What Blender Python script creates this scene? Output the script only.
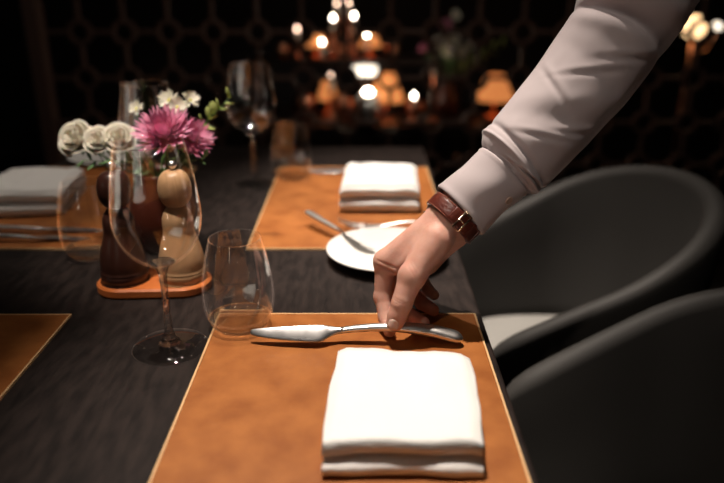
import bpy, bmesh, math, random
import numpy as np
from mathutils import Vector, Matrix, noise

# ------------------------------------------------------------------ camera, world, light, exposure
scene = bpy.context.scene
C = scene.collection
for o in list(bpy.data.objects):
    bpy.data.objects.remove(o, do_unlink=True)
random.seed(7)
TAU = 2 * math.pi
TZ = 0.75                       # table top height
F = 704.0                       # focal length in pixels of the 724 x 483 frame
CAM = Vector((0.0, 0.0, 1.141))
PITCH = math.radians(20.95)
cs, sn = math.cos(PITCH), math.sin(PITCH)
cam_d = bpy.data.cameras.new('camera')
cam_d.sensor_width = 36.0
cam_d.lens = F / 724.0 * 36.0
cam_d.clip_start = 0.02
cam_d.dof.use_dof = True
cam_d.dof.focus_distance = 0.780
cam_d.dof.aperture_fstop = 2.3
cam = bpy.data.objects.new('camera', cam_d)
cam.location = CAM
cam.rotation_euler = (math.pi / 2 - PITCH, 0, 0)
C.objects.link(cam)
scene.camera = cam

world = bpy.data.worlds.new('dim_room')
scene.world = world
world.use_nodes = True
world.node_tree.nodes['Background'].inputs[0].default_value = (0.60, 0.52, 0.48, 1)
world.node_tree.nodes['Background'].inputs[1].default_value = 0.018

SPOTS = [   # location, target, watts, half-angle degrees, blend
    ((-0.16, 1.02, 2.62), (0.02, 0.60, 0.75), 215.0, 12.8, 0.8),
    ((-0.16, 1.62, 2.62), (0.15, 1.24, 0.75), 265.0, 16.0, 0.9),
    ((-0.40, -0.35, 2.62), (0.20, 0.80, 1.00), 36.0, 8.0, 0.9),  # added fill from behind the camera for sleeve and hand
    ((-0.55, 0.55, 2.62), (-0.27, 0.95, 0.92), 165.0, 8.0, 0.9),  # added to brighten the flowers, no such lamp known
    ((0.20, 1.85, 2.62), (0.10, 2.50, 1.00), 17.0, 42.0, 0.7),  # added wash so the lattice screen shows
    ((-0.62, 1.60, 2.62), (-0.60, 1.24, 0.75), 36.0, 14.0, 0.9),  # added to lift the dim napkin across the table
]
SPOT_COL = (1.0, 0.87, 0.75)
vs = scene.view_settings
vs.view_transform = 'Standard'
vs.look = 'None'
vs.exposure = 0.0
vs.gamma = 1.0
vs.use_curve_mapping = False


def at_depth(px, py, zc):
    """world point on the sight line of a frame position at optical depth zc (metres)"""
    xc = (px - 362.0) / F * zc
    yc = (py - 241.5) / F * zc
    return Vector((xc, zc * cs - yc * sn, CAM.z - (zc * sn + yc * cs)))


def at_y(px, py, Y):
    r = (py - 241.5) / F
    return at_depth(px, py, Y / (cs - r * sn))


# ------------------------------------------------------------------ helpers
def tag(o, label=None, cat=None, group=None, kind=None):
    if label: o['label'] = label
    if cat: o['category'] = cat
    if group: o['group'] = group
    if kind: o['kind'] = kind
    return o


def empty(name, loc=(0, 0, 0), rz=0.0):
    o = bpy.data.objects.new(name, None)
    o.empty_display_size = 0.05
    o.location = loc
    o.rotation_euler = (0, 0, rz)
    C.objects.link(o)
    return o


def mesh_obj(name, verts, faces, m=None, parent=None, smooth=True):
    me = bpy.data.meshes.new(name)
    me.from_pydata([tuple(v) for v in verts], [], [tuple(f) for f in faces])
    me.update()
    return link_mesh(name, me, m, parent, smooth)


def link_mesh(name, me, m=None, parent=None, smooth=True):
    if smooth is not None:
        me.polygons.foreach_set('use_smooth', [smooth] * len(me.polygons))
    if m is not None and not me.materials:
        me.materials.append(m)
    o = bpy.data.objects.new(name, me)
    C.objects.link(o)
    if parent is not None:
        o.parent = parent
    return o


def bm_obj(name, bm, m=None, parent=None, smooth=False):
    bmesh.ops.recalc_face_normals(bm, faces=bm.faces[:])
    me = bpy.data.meshes.new(name)
    bm.to_mesh(me)
    bm.free()
    return link_mesh(name, me, m, parent, smooth)


def box_bm(cx, cy, cz, dx, dy, dz, bevel=0.0, seg=2, rot=0.0, bm=None):
    own = bm or bmesh.new()
    mtx = Matrix.Translation((cx, cy, cz)) @ Matrix.Rotation(rot, 4, 'Z') @ Matrix.Diagonal((dx, dy, dz, 1))
    r = bmesh.ops.create_cube(own, size=1.0, matrix=mtx)
    if bevel > 0:
        es = set()
        for v in r['verts']:
            es.update(v.link_edges)
        bmesh.ops.bevel(own, geom=list(es), offset=bevel, segments=seg, profile=0.5, affect='EDGES')
    return own


def box(name, c, d, m, parent=None, bevel=0.0, seg=2, rot=0.0, smooth=False):
    return bm_obj(name, box_bm(*c, *d, bevel, seg, rot), m, parent, smooth)


def lathe_data(prof, seg=40):
    verts, faces, rings = [], [], []
    for r, z in prof:
        if r < 1e-6:
            rings.append([len(verts)])
            verts.append((0, 0, z))
        else:
            rings.append(list(range(len(verts), len(verts) + seg)))
            for i in range(seg):
                a = 2 * math.pi * i / seg
                verts.append((r * math.cos(a), r * math.sin(a), z))
    for a, b in zip(rings[:-1], rings[1:]):
        for i in range(seg):
            j = (i + 1) % seg
            if len(a) == 1 and len(b) == 1:
                continue
            if len(a) == 1:
                faces.append((a[0], b[j], b[i]))
            elif len(b) == 1:
                faces.append((a[i], a[j], b[0]))
            else:
                faces.append((a[i], a[j], b[j], b[i]))
    return verts, faces


def lathe(name, prof, m, parent=None, seg=40, loc=None):
    v, f = lathe_data(prof, seg)
    bm = bmesh.new()
    bv = [bm.verts.new(p) for p in v]
    for q in f:
        bm.faces.new([bv[i] for i in q])
    o = bm_obj(name, bm, m, parent, True)
    if loc is not None:
        o.location = loc
    return o


def catmull(pts, n):
    P = [np.array(p, float) for p in pts]
    P = [2 * P[0] - P[1]] + P + [2 * P[-1] - P[-2]]
    out = []
    m = len(P) - 3
    for k in range(n):
        u = k / (n - 1) * m
        i = min(int(u), m - 1)
        t = u - i
        a, b, c, d = P[i:i + 4]
        out.append(0.5 * (2 * b + (c - a) * t + (2 * a - 5 * b + 4 * c - d) * t * t + (3 * b - a - 3 * c + d) * t ** 3))
    return out


def tube_data(path, radii, seg=8, cap=True):
    path = [Vector(p) for p in path]
    if not hasattr(radii, '__len__'):
        radii = [radii] * len(path)
    verts, faces = [], []
    up = None
    for i, p in enumerate(path):
        t = (path[min(i + 1, len(path) - 1)] - path[max(i - 1, 0)]).normalized()
        if up is None:
            up = t.orthogonal().normalized()
        up = (up - t * up.dot(t)).normalized()
        bi = t.cross(up)
        for k in range(seg):
            a = 2 * math.pi * k / seg
            verts.append(p + (up * math.cos(a) + bi * math.sin(a)) * radii[i])
    for i in range(len(path) - 1):
        for k in range(seg):
            j = (k + 1) % seg
            faces.append((i * seg + k, i * seg + j, (i + 1) * seg + j, (i + 1) * seg + k))
    if cap:
        faces.append(tuple(range(seg))[::-1])
        faces.append(tuple(range((len(path) - 1) * seg, len(path) * seg)))
    return verts, faces


def tube(name, path, radii, m, parent=None, seg=8):
    return mesh_obj(name, *tube_data(path, radii, seg), m, parent, True)


def loft(name, rings, m, parent=None, closed=True, caps=True, smooth=True):
    n = len(rings[0])
    verts = [p for r in rings for p in r]
    faces = []
    for i in range(len(rings) - 1):
        for k in range(n if closed else n - 1):
            j = (k + 1) % n
            faces.append((i * n + k, i * n + j, (i + 1) * n + j, (i + 1) * n + k))
    if caps:
        faces.append(tuple(range(n))[::-1])
        faces.append(tuple(range((len(rings) - 1) * n, len(rings) * n)))
    bm = bmesh.new()
    bv = [bm.verts.new(p) for p in verts]
    for q in faces:
        bm.faces.new([bv[i] for i in q])
    return bm_obj(name, bm, m, parent, smooth)


def copy_tree(o, parent=None):
    c = o.copy()
    C.objects.link(c)
    c.parent = parent
    for ch in list(o.children):
        copy_tree(ch, c)
    return c


# ------------------------------------------------------------------ materials
def mat(name, col, rough=0.5, metal=0.0, var=None, scale=20.0, stretch=(1, 1, 1), bump=0.0, bscale=None,
        emit=None, estr=0.0, spec=0.5, sss=0.0, sheen=0.0, coat=0.0, detail=4.0, trans=0.0, rvar=0.0):
    m = bpy.data.materials.new(name)
    m.use_nodes = True
    nt = m.node_tree
    b = nt.nodes['Principled BSDF']
    b.inputs['Base Color'].default_value = (*col, 1)
    b.inputs['Roughness'].default_value = rough
    b.inputs['Metallic'].default_value = metal
    b.inputs['Specular IOR Level'].default_value = spec
    b.inputs['Coat Weight'].default_value = coat
    b.inputs['Sheen Weight'].default_value = sheen
    b.inputs['Transmission Weight'].default_value = trans
    if sss:
        b.inputs['Subsurface Weight'].default_value = sss
        b.inputs['Subsurface Radius'].default_value = (1.0, 0.35, 0.2)
        b.inputs['Subsurface Scale'].default_value = 0.006
    if emit:
        b.inputs['Emission Color'].default_value = (*emit, 1)
        b.inputs['Emission Strength'].default_value = estr
    tc = nt.nodes.new('ShaderNodeTexCoord')
    mp = nt.nodes.new('ShaderNodeMapping')
    mp.inputs['Scale'].default_value = stretch
    nt.links.new(tc.outputs['Object'], mp.inputs['Vector'])
    no = nt.nodes.new('ShaderNodeTexNoise')
    no.inputs['Scale'].default_value = scale
    no.inputs['Detail'].default_value = detail
    nt.links.new(mp.outputs[0], no.inputs['Vector'])
    if var:
        rp = nt.nodes.new('ShaderNodeValToRGB')
        rp.color_ramp.elements[0].position = 0.35
        rp.color_ramp.elements[1].position = 0.65
        rp.color_ramp.elements[0].color = (*col, 1)
        rp.color_ramp.elements[1].color = (*var, 1)
        nt.links.new(no.outputs['Fac'], rp.inputs['Fac'])
        nt.links.new(rp.outputs['Color'], b.inputs['Base Color'])
    if rvar:
        ma = nt.nodes.new('ShaderNodeMath')
        ma.operation = 'MULTIPLY_ADD'
        ma.inputs[1].default_value = rvar
        ma.inputs[2].default_value = rough - rvar / 2
        nt.links.new(no.outputs['Fac'], ma.inputs[0])
        nt.links.new(ma.outputs[0], b.inputs['Roughness'])
    if bump:
        bn = nt.nodes.new('ShaderNodeBump')
        bn.inputs['Strength'].default_value = bump
        bn.inputs['Distance'].default_value = 0.001
        src = no
        if bscale:
            src = nt.nodes.new('ShaderNodeTexNoise')
            src.inputs['Scale'].default_value = bscale
            src.inputs['Detail'].default_value = 3
            nt.links.new(mp.outputs[0], src.inputs['Vector'])
        nt.links.new(src.outputs['Fac'], bn.inputs['Height'])
        nt.links.new(bn.outputs[0], b.inputs['Normal'])
    return m


def glass_mat(name, tint=(1, 1, 1), clear=0.25):
    m = bpy.data.materials.new(name)
    m.use_nodes = True
    nt = m.node_tree
    out = nt.nodes['Material Output']
    nt.nodes.remove(nt.nodes['Principled BSDF'])
    g = nt.nodes.new('ShaderNodeBsdfGlass')
    g.inputs['IOR'].default_value = 1.5
    g.inputs['Roughness'].default_value = 0.0
    g.inputs['Color'].default_value = (*tint, 1)
    t = nt.nodes.new('ShaderNodeBsdfTransparent')
    mx = nt.nodes.new('ShaderNodeMixShader')
    mx.inputs[0].default_value = clear
    nt.links.new(g.outputs[0], mx.inputs[1])
    nt.links.new(t.outputs[0], mx.inputs[2])
    nt.links.new(mx.outputs[0], out.inputs['Surface'])
    return m


def thin_glass(name):
    m = bpy.data.materials.new(name)
    m.use_nodes = True
    nt = m.node_tree
    out = nt.nodes['Material Output']
    nt.nodes.remove(nt.nodes['Principled BSDF'])
    g = nt.nodes.new('ShaderNodeBsdfGlossy')
    g.inputs['Roughness'].default_value = 0.02
    t = nt.nodes.new('ShaderNodeBsdfTransparent')
    t.inputs['Color'].default_value = (0.95, 0.955, 0.955, 1)
    fr = nt.nodes.new('ShaderNodeFresnel')
    ge = nt.nodes.new('ShaderNodeNewGeometry')
    io = nt.nodes.new('ShaderNodeMath')
    io.operation = 'MULTIPLY_ADD'
    io.inputs[1].default_value = 1 / 1.7 - 1.7
    io.inputs[2].default_value = 1.7
    nt.links.new(ge.outputs['Backfacing'], io.inputs[0])
    nt.links.new(io.outputs[0], fr.inputs['IOR'])
    bo = nt.nodes.new('ShaderNodeMath')
    bo.operation = 'MULTIPLY'
    bo.inputs[1].default_value = 0.9
    nt.links.new(fr.outputs[0], bo.inputs[0])
    nt.links.new(bo.outputs[0], g.inputs['Color'])
    ad = nt.nodes.new('ShaderNodeAddShader')
    nt.links.new(t.outputs[0], ad.inputs[0])
    nt.links.new(g.outputs[0], ad.inputs[1])
    nt.links.new(ad.outputs[0], out.inputs['Surface'])
    return m


M = {}
M['table'] = mat('dark_oak_top', (0.0085, 0.0056, 0.0050), 0.55, var=(0.0225, 0.0150, 0.0128), scale=22, stretch=(4.5, 1.1, 2),
                 bump=0.30, detail=8, rvar=0.2, spec=0.16)
M['table_leg'] = mat('dark_oak_leg', (0.022, 0.016, 0.014), 0.5)
M['leather'] = mat('tan_leather', (0.27, 0.083, 0.016), 0.5, var=(0.38, 0.132, 0.029), scale=26, bump=0.35, bscale=150, detail=8, rvar=0.15, spec=0.3)
M['edge'] = mat('pale_leather_edge', (0.72, 0.45, 0.22), 0.5)
M['linen'] = mat('white_linen', (0.90, 0.89, 0.87), 0.85, bump=0.25, scale=500, sheen=0.2)
M['steel'] = mat('brushed_steel', (0.80, 0.78, 0.76), 0.32, 1.0, bump=0.04, scale=60)
M['steel_blade'] = mat('polished_blade', (0.56, 0.55, 0.55), 0.30, 1.0, bump=0.03, scale=90, rvar=0.15)
M['glass'] = thin_glass('clear_thin_glass')
M['glass_solid'] = glass_mat('clear_solid_glass', clear=0.5)
M['porcelain'] = mat('white_porcelain', (0.85, 0.84, 0.81), 0.16)
M['chair'] = mat('grey_leatherette', (0.036, 0.034, 0.032), 0.6, spec=0.3, bump=0.15, scale=320)
M['chair_seat'] = mat('pale_grey_fabric', (0.34, 0.33, 0.31), 0.85, bump=0.2, scale=400)
M['black_metal'] = mat('black_metal', (0.02, 0.02, 0.02), 0.4, 0.7)
M['mill_light'] = mat('pale_beech', (0.50, 0.285, 0.145), 0.38, var=(0.58, 0.345, 0.18), scale=30, stretch=(1, 1, 0.15), detail=5)
M['mill_dark'] = mat('dark_walnut', (0.030, 0.011, 0.008), 0.28, var=(0.05, 0.018, 0.012), scale=30, stretch=(1, 1, 0.15))
M['tray'] = mat('orange_cherry', (0.50, 0.13, 0.030), 0.36, var=(0.58, 0.17, 0.045), scale=40, stretch=(0.2, 1, 1))
M['skin'] = mat('skin', (0.60, 0.315, 0.24), 0.55, spec=0.35, var=(0.67, 0.38, 0.30), scale=60, bump=0.25, bscale=420, sss=0.25, detail=6)
M['nail'] = mat('fingernail', (0.74, 0.50, 0.43), 0.22, sss=0.15)
M['shirt'] = mat('pale_mauve_cotton', (0.445, 0.385, 0.395), 0.8, bump=0.08, scale=900, sheen=0.15)
M['button'] = mat('shirt_button', (0.55, 0.38, 0.30), 0.35)
M['strap'] = mat('brown_croc_leather', (0.085, 0.016, 0.010), 0.34, var=(0.125, 0.026, 0.015), scale=120, bump=0.6, bscale=260)
M['stitch'] = mat('strap_stitching', (0.30, 0.10, 0.06), 0.7)
M['gold'] = mat('champagne_gold', (0.86, 0.66, 0.46), 0.2, 1.0)
M['dial'] = mat('watch_dial', (0.8, 0.78, 0.72), 0.3)
M['trouser'] = mat('black_trousers', (0.012, 0.012, 0.014), 0.85)
M['shoe'] = mat('black_shoe', (0.01, 0.01, 0.01), 0.3)
M['hair'] = mat('dark_hair', (0.03, 0.02, 0.015), 0.5, bump=0.8, scale=150)
M['rose'] = mat('cream_rose', (0.74, 0.69, 0.58), 0.6, sss=0.1)
M['pink'] = mat('pink_petal', (0.80, 0.27, 0.45), 0.55, var=(0.86, 0.43, 0.59), scale=60, sss=0.1)
M['pinkc'] = mat('mum_centre', (0.62, 0.36, 0.16), 0.7)
M['white_petal'] = mat('white_petal', (0.82, 0.78, 0.66), 0.6, sss=0.1)
M['yellowc'] = mat('daisy_centre', (0.60, 0.56, 0.16), 0.8)
M['leaf'] = mat('green_leaf', (0.060, 0.135, 0.045), 0.5, var=(0.10, 0.20, 0.07), scale=40)
M['euc'] = mat('eucalyptus_leaf', (0.33, 0.42, 0.11), 0.5, var=(0.45, 0.52, 0.17), scale=60)
M['stem'] = mat('green_stem', (0.10, 0.18, 0.05), 0.6)
M['vase'] = mat('red_brown_ceramic', (0.085, 0.020, 0.011), 0.3)
M['lattice'] = mat('bronze_lattice', (0.105, 0.055, 0.040), 0.5, 0.3)
M['floor'] = mat('black_oak_floor', (0.018, 0.014, 0.012), 0.45, var=(0.028, 0.021, 0.018), scale=6, stretch=(8, 1, 1))
M['wall'] = mat('charcoal_plaster', (0.020, 0.018, 0.019), 0.8, bump=0.2, scale=40)
M['ceiling'] = mat('black_ceiling', (0.02, 0.02, 0.02), 0.9)
M['console'] = mat('ebony_console', (0.016, 0.011, 0.010), 0.3, var=(0.03, 0.02, 0.016), scale=10, stretch=(1, 6, 6))
M['copper'] = mat('copper', (0.72, 0.32, 0.19), 0.3, 1.0)
M['wax'] = mat('candle_wax', (0.8, 0.72, 0.6), 0.5)
M['flame'] = mat('flame', (1, 0.85, 0.6), 0.5, emit=(1.0, 0.86, 0.70), estr=36.0)
M['flame_soft'] = mat('flame_soft', (1, 0.7, 0.5), 0.5, emit=(1.0, 0.66, 0.48), estr=11.0)
M['shade'] = mat('amber_lamp_shade', (0.7, 0.3, 0.1), 0.7, emit=(1.0, 0.32, 0.09), estr=0.62)
M['frost'] = mat('lit_frosted_glass', (0.9, 0.85, 0.75), 0.5, emit=(1.0, 0.87, 0.70), estr=2.2)
M['globe_warm'] = mat('lit_warm_globe', (0.9, 0.8, 0.6), 0.4, emit=(1.0, 0.62, 0.30), estr=2.6)
M['lens'] = mat('downlight_lens', (1, 0.9, 0.8), 0.5, emit=SPOT_COL, estr=24.0)

# ------------------------------------------------------------------ downlights: main spots over the lit mats, then added fills
for i, (loc, tgt, W, half, blend) in enumerate(SPOTS):
    e = empty('ceiling_downlight', loc)
    lathe('housing', [(0.0, 0.09), (0.048, 0.09), (0.052, 0.08), (0.052, 0.0), (0.046, 0.0), (0.044, 0.03), (0.0, 0.03)], M['black_metal'], e, 32)
    lathe('lens', [(0.0, 0.022), (0.043, 0.022), (0.043, 0.028), (0.0, 0.028)], M['lens'], e, 32)
    ld = bpy.data.lights.new('downlight_beam', 'SPOT')
    ld.energy = W
    ld.color = SPOT_COL
    ld.spot_size = math.radians(half * 2)
    ld.spot_blend = blend
    ld.shadow_soft_size = 0.028
    lo = bpy.data.objects.new('downlight_beam', ld)
    d = Vector(tgt) - Vector(loc)
    lo.location = (0, 0, -0.03)
    lo.rotation_euler = d.to_track_quat('-Z', 'Y').to_euler()
    lo.parent = e
    C.objects.link(lo)
    tag(e, ['black ceiling downlight shining on the napkin and knife',
            'black ceiling downlight shining on the bread plate setting',
            'added fill spot in a black ceiling housing, shining onto the sleeve and hand',
            'added spot in a black ceiling housing, brightening the flowers and mills',
            'added spot in a black ceiling housing, washing the lattice screen',
            'added spot in a black ceiling housing, lifting the dim napkin setting'][i], 'lamp')

# ------------------------------------------------------------------ room shell
tag(box('floor', (0.6, 2.0, -0.05), (7.2, 9.0, 0.1), M['floor']), kind='structure')
tag(box('ceiling', (0.6, 2.0, 2.77), (7.2, 9.0, 0.1), M['ceiling']), kind='structure')
tag(box('wall_back', (0.6, 4.6, 1.35), (7.2, 0.1, 2.76), M['wall']), kind='structure')
tag(box('wall_left', (-3.0, 2.0, 1.35), (0.1, 9.0, 2.76), M['wall']), kind='structure')
tag(box('wall_right', (4.2, 2.0, 1.35), (0.1, 9.0, 2.76), M['wall']), kind='structure')
tag(box('wall_front', (0.6, -2.5, 1.35), (7.2, 0.1, 2.76), M['wall']), kind='structure')

M['streak_lamp'] = mat('added_streak_tube', (0.9, 0.85, 0.75), 0.5, emit=(1.0, 0.88, 0.74), estr=5.0)  # unseen glowing tubes, added to put vertical streaks in the glasses
for (x, y, dx, dy, lab) in ((-2.93, -0.7, 1, 0, 'added tall lamp tube on the side wall for streaks in the glasses'), (-0.9, -2.43, 0, 1, 'added tall lamp tube on the wall facing the screen for streaks in the glasses')):
    e = empty('added_streak_lamp', (x, y, 1.45))
    box('back_plate', (dx * -0.01, dy * -0.01, 0), (0.02 if dx else 0.10, 0.02 if dy else 0.10, 0.62), M['black_metal'], e, 0.003, 1)
    o = lathe('lamp_tube', [(0.0, -0.36), (0.030, -0.36), (0.034, -0.35), (0.034, 0.35), (0.030, 0.36), (0.0, 0.36)], M['streak_lamp'], e, 24)
    o.location = (dx * 0.036, dy * 0.036, 0)
    tag(e, lab, 'lamp')

# ------------------------------------------------------------------ table and mats
TX0, TX1, TY0, TY1 = -0.671, 0.146, 0.16, 1.66
tb = empty('dining_table', ((TX0 + TX1) / 2, (TY0 + TY1) / 2, 0))
tx, ty = (TX1 - TX0), (TY1 - TY0)
box('table_top', (0, 0, TZ - 0.016), (tx, ty, 0.032), M['table'], tb, 0.003, 2)
box('apron', (0, 0, TZ - 0.062), (tx - 0.16, ty - 0.16, 0.06), M['table_leg'], tb, 0.002, 1)
for sx in (-1, 1):
    for sy in (-1, 1):
        box('leg', (sx * (tx / 2 - 0.13), sy * (ty / 2 - 0.13), (TZ - 0.092) / 2), (0.07, 0.07, TZ - 0.092), M['table_leg'], tb, 0.004, 2)
tag(tb, 'dark stained oak dining table laid for four', 'table')

MATZ = TZ + 0.0026


def place_mat(cx, cy, w, d, label, rz=0.0):
    t = empty('place_mat', (cx, cy, TZ), rz)
    box('leather_panel', (0, 0, 0.0013), (w - 0.004, d - 0.004, 0.0026), M['leather'], t, 0.0006, 1)
    bm = bmesh.new()
    for sx in (-1, 1):
        box_bm(sx * (w / 2 - 0.001), 0, 0.0014, 0.002, d, 0.0028, bm=bm)
    for sy in (-1, 1):
        box_bm(0, sy * (d / 2 - 0.001), 0.0014, w - 0.004, 0.002, 0.0028, bm=bm)
    bm_obj('edge_trim', bm, M['edge'], t)
    return tag(t, label, 'place mat', 'tan leather place mats')


MW, MD = 0.312, 0.474
place_mat(-0.018, 0.533, MW, MD, 'tan leather place mat under the hand and the held knife')
place_mat(-0.018, 1.222, MW, MD, 'tan leather place mat holding fork, napkin and part of bread plate')
place_mat(-0.509, 0.531, MW, MD, 'empty dim tan leather place mat across from the held knife')
place_mat(-0.509, 1.222, MW, MD, 'dim tan leather place mat with two knives and a napkin')


# ------------------------------------------------------------------ napkins: one folded sheet, layers lie on each other
def napkin(name, cx, cy, w, d, h, rz, label, seed, layers=4):
    t = h * 0.17
    zs = [t / 2, 0.5 * h - 0.56 * t, 0.5 * h + 0.56 * t, h - t / 2]
    prof = []       # (y, z) centre line, snaking
    for L in range(layers):
        z = zs[L]
        gap = (zs[L + 1] - zs[L]) if L < layers - 1 else zs[L] - zs[L - 1]
        ext = (0.0 if L == layers - 1 else -0.004 * ((L * 7) % 3))
        y0, y1 = -d / 2 - ext * 0.6, d / 2 + ext
        r = gap / 2
        ys = np.linspace(y0 + r, y1 - r, 16)
        if L % 2 == 1:
            ys = ys[::-1]
        for y in ys:
            prof.append((y, z))
        if L < layers - 1:
            sgn = 1 if L % 2 == 0 else -1
            yc = ys[-1]
            for k in range(1, 7):
                a = -math.pi / 2 + math.pi * k / 7
                prof.append((yc + sgn * r * 1.15 * math.cos(a), z + gap / 2 + gap / 2 * math.sin(a)))
    prof = prof[::-1] if False else prof
    n = len(prof)
    nor = []
    for i in range(n):
        a, b = prof[max(i - 1, 0)], prof[min(i + 1, n - 1)]
        dy, dz = b[0] - a[0], b[1] - a[1]
        l = math.hypot(dy, dz) or 1
        nor.append((-dz / l, dy / l))
    prof = [(-y, z) for y, z in prof]
    nor = [(-y, z) for y, z in nor]
    loop = [(p[0] + q[0] * t / 2, p[1] + q[1] * t / 2) for p, q in zip(prof, nor)]
    loop += [(p[0] - q[0] * t / 2, p[1] - q[1] * t / 2) for p, q in list(zip(prof, nor))[::-1]]
    rings = []
    nx = 30
    for i in range(nx + 1):
        u = i / nx * 2 - 1
        u = math.copysign(1 - (1 - abs(u)) ** 1.25, u)
        skew = -0.035 * u
        sq = 1 - 0.16 * max(0, abs(u) - 0.86) / 0.14      # edges press together a little
        ring = []
        for (y, z) in loop:
            x = u * w / 2 * (1 + 0.02 * math.sin(5 * y / d + seed)) + 0.0016 * noise.noise((y * 30, z * 150, seed))
            amp = z / h
            nz = 0.0030 * noise.noise((u * 1.7 + seed, y * 17, 0.3)) + 0.0012 * noise.noise((u * 5 + seed, y * 50, z * 40))
            zz = z * (sq * (1 - 0.07 * (2 * y / d) ** 2)) + nz * amp
            ring.append((x, y * (1 + skew) + 0.003 * noise.noise((u * 2, seed, z * 30)), max(zz, 0.0002)))
        rings.append(ring)
    o = loft(name, rings, M['linen'], None, True, True, True)
    o.location = (cx, cy, MATZ)
    o.rotation_euler = (0, 0, rz)
    return tag(o, label, 'napkin', 'folded white linen napkins')


napkin('folded_napkin', 0.0380, 0.552, 0.135, 0.160, 0.031, math.radians(-3.5), 'flat folded white napkin in front of the held knife', 1.3)
napkin('folded_napkin', 0.034, 1.238, 0.134, 0.165, 0.050, math.radians(-3), 'plump folded white napkin between the fork and knife beyond the hand', 4.1)
napkin('folded_napkin', -0.592, 1.215, 0.145, 0.170, 0.046, math.radians(6), 'dimly lit folded napkin behind the two knives', 8.7)


# ------------------------------------------------------------------ cutlery
def sup(a, w, t, n=2.4):
    c, s = math.cos(a), math.sin(a)
    return (math.copysign(abs(c) ** (2 / n), c) * w / 2, math.copysign(abs(s) ** (2 / n), s) * t / 2)


def bar_loft(name, st, m, parent, roll=0.0, n=14, power=2.4, samples=40):
    """stations (x, y, z, width, thickness) smoothed along the length"""
    S = catmull(st, samples)
    rings = []
    for (x, y, z, w, t) in S:
        ring = []
        for k in range(n):
            a = 2 * math.pi * k / n
            p, q = sup(a, max(w, 0.0004), max(t, 0.0003), power)
            ring.append((x, y + p * math.cos(roll) - q * math.sin(roll), z + p * math.sin(roll) + q * math.cos(roll)))
        rings.append(ring)
    return loft(name, rings, m, parent)


def dinner_knife(loc, rz, label, roll=0.0, arch=0.0, name='dinner_knife'):
    t = empty(name, loc, rz)
    # x runs from blade tip (-0.12) to handle end (0.115); cutting edge on -y
    bl = [(-0.1235, 0.0060, 0.0, 0.003, 0.0008), (-0.121, 0.0046, 0.0, 0.0070, 0.0010), (-0.108, 0.0022, 0.0004, 0.0120, 0.0013),
          (-0.085, -0.0002, 0.0008, 0.0170, 0.0016), (-0.058, -0.0020, 0.0012, 0.0206, 0.0018), (-0.044, -0.0020, 0.0014, 0.0202, 0.0020),
          (-0.034, 0.0012, 0.0018, 0.0130, 0.0032), (-0.026, 0.0028, 0.002, 0.0088, 0.0050), (-0.020, 0.003, 0.002, 0.0078, 0.0060)]
    bar_loft('blade', bl, M['steel_blade'], t, roll, 14, 2.0, 44)
    r = roll * 0.35
    ha = [(-0.022, 0.003, 0.002, 0.0078, 0.0062), (-0.005, 0.003, 0.003 + arch * 0.5, 0.0090, 0.0072), (0.02, 0.002, 0.004 + arch, 0.0102, 0.0080),
          (0.05, 0.0005, 0.004 + arch * 0.95, 0.0132, 0.0098), (0.08, -0.0015, 0.002 + arch * 0.35, 0.0168, 0.0112), (0.098, -0.004, 0.0 - arch * 0.45, 0.0182, 0.0112),
          (0.108, -0.0055, -0.001 - arch * 0.9, 0.0160, 0.0100), (0.1125, -0.0062, -0.0015 - arch * 1.1, 0.0080, 0.0050), (0.1135, -0.0064, -0.0016 - arch * 1.15, 0.0015, 0.0012)]
    bar_loft('handle', ha, M['steel'], t, r, 16, 2.3, 50)
    return tag(t, label, 'knife', 'steel dinner knives')


dinner_knife((-0.0015, 0.6965, 0.7650), math.radians(1.0), 'steel dinner knife being set down by the hand', math.radians(38), 0.0022)
dinner_knife((-0.004, 1.412, MATZ + 0.0042), math.radians(-1), 'steel dinner knife lying behind the plump white napkin', math.radians(10))
dinner_knife((-0.532, 1.056, MATZ + 0.0042), math.radians(181), 'steel dinner knife beside the dim napkin', math.radians(8))
dinner_knife((-0.532, 1.018, MATZ + 0.0042), math.radians(180), 'steel dinner knife along the edge of the dim mat', math.radians(8))


def fork(loc, rz, label):
    t = empty('dinner_fork', loc, rz)
    ha = [(0.11, 0, 0.002, 0.004, 0.002), (0.105, 0, 0.0022, 0.013, 0.003), (0.085, 0, 0.0045, 0.016, 0.0034), (0.04, 0, 0.0085, 0.010, 0.0036), (0.0, 0, 0.0095, 0.007, 0.0038),
          (-0.03, 0, 0.0055, 0.0075, 0.0036), (-0.042, 0, 0.0035, 0.014, 0.0026), (-0.052, 0, 0.0026, 0.0235, 0.0022), (-0.064, 0, 0.0030, 0.0245, 0.0020), (-0.066, 0, 0.0032, 0.0240, 0.0016)]
    bar_loft('handle', ha, M['steel'], t, 0, 14, 2.4, 50)
    for k in range(4):
        y = (k - 1.5) * 0.0063
        bar_loft('tine', [(-0.063, y, 0.003, 0.0042, 0.002), (-0.085, y, 0.0055, 0.0034, 0.0019), (-0.103, y * 0.96, 0.0115, 0.0026, 0.0016), (-0.110, y * 0.95, 0.0150, 0.0010, 0.0008)],
                 M['steel'], t, 0, 8, 2.0, 12)
    return tag(t, label, 'fork')


fork((0.072, 1.078, MATZ), math.radians(2.5), 'steel fork lying between the bread plate and plump napkin')


# ------------------------------------------------------------------ bread plates
def plate(cx, cy, z, label):
    pr = [(0.0, 0.0), (0.046, 0.0), (0.049, 0.0018), (0.052, 0.0030), (0.070, 0.0070), (0.0865, 0.0125), (0.0880, 0.0140), (0.0868, 0.0150),
          (0.070, 0.0105), (0.054, 0.0066), (0.048, 0.0050), (0.0, 0.0048)]
    o = lathe('bread_plate', pr, M['porcelain'], None, 72, (cx, cy, z))
    return tag(o, label, 'plate', 'white porcelain bread plates')


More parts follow.
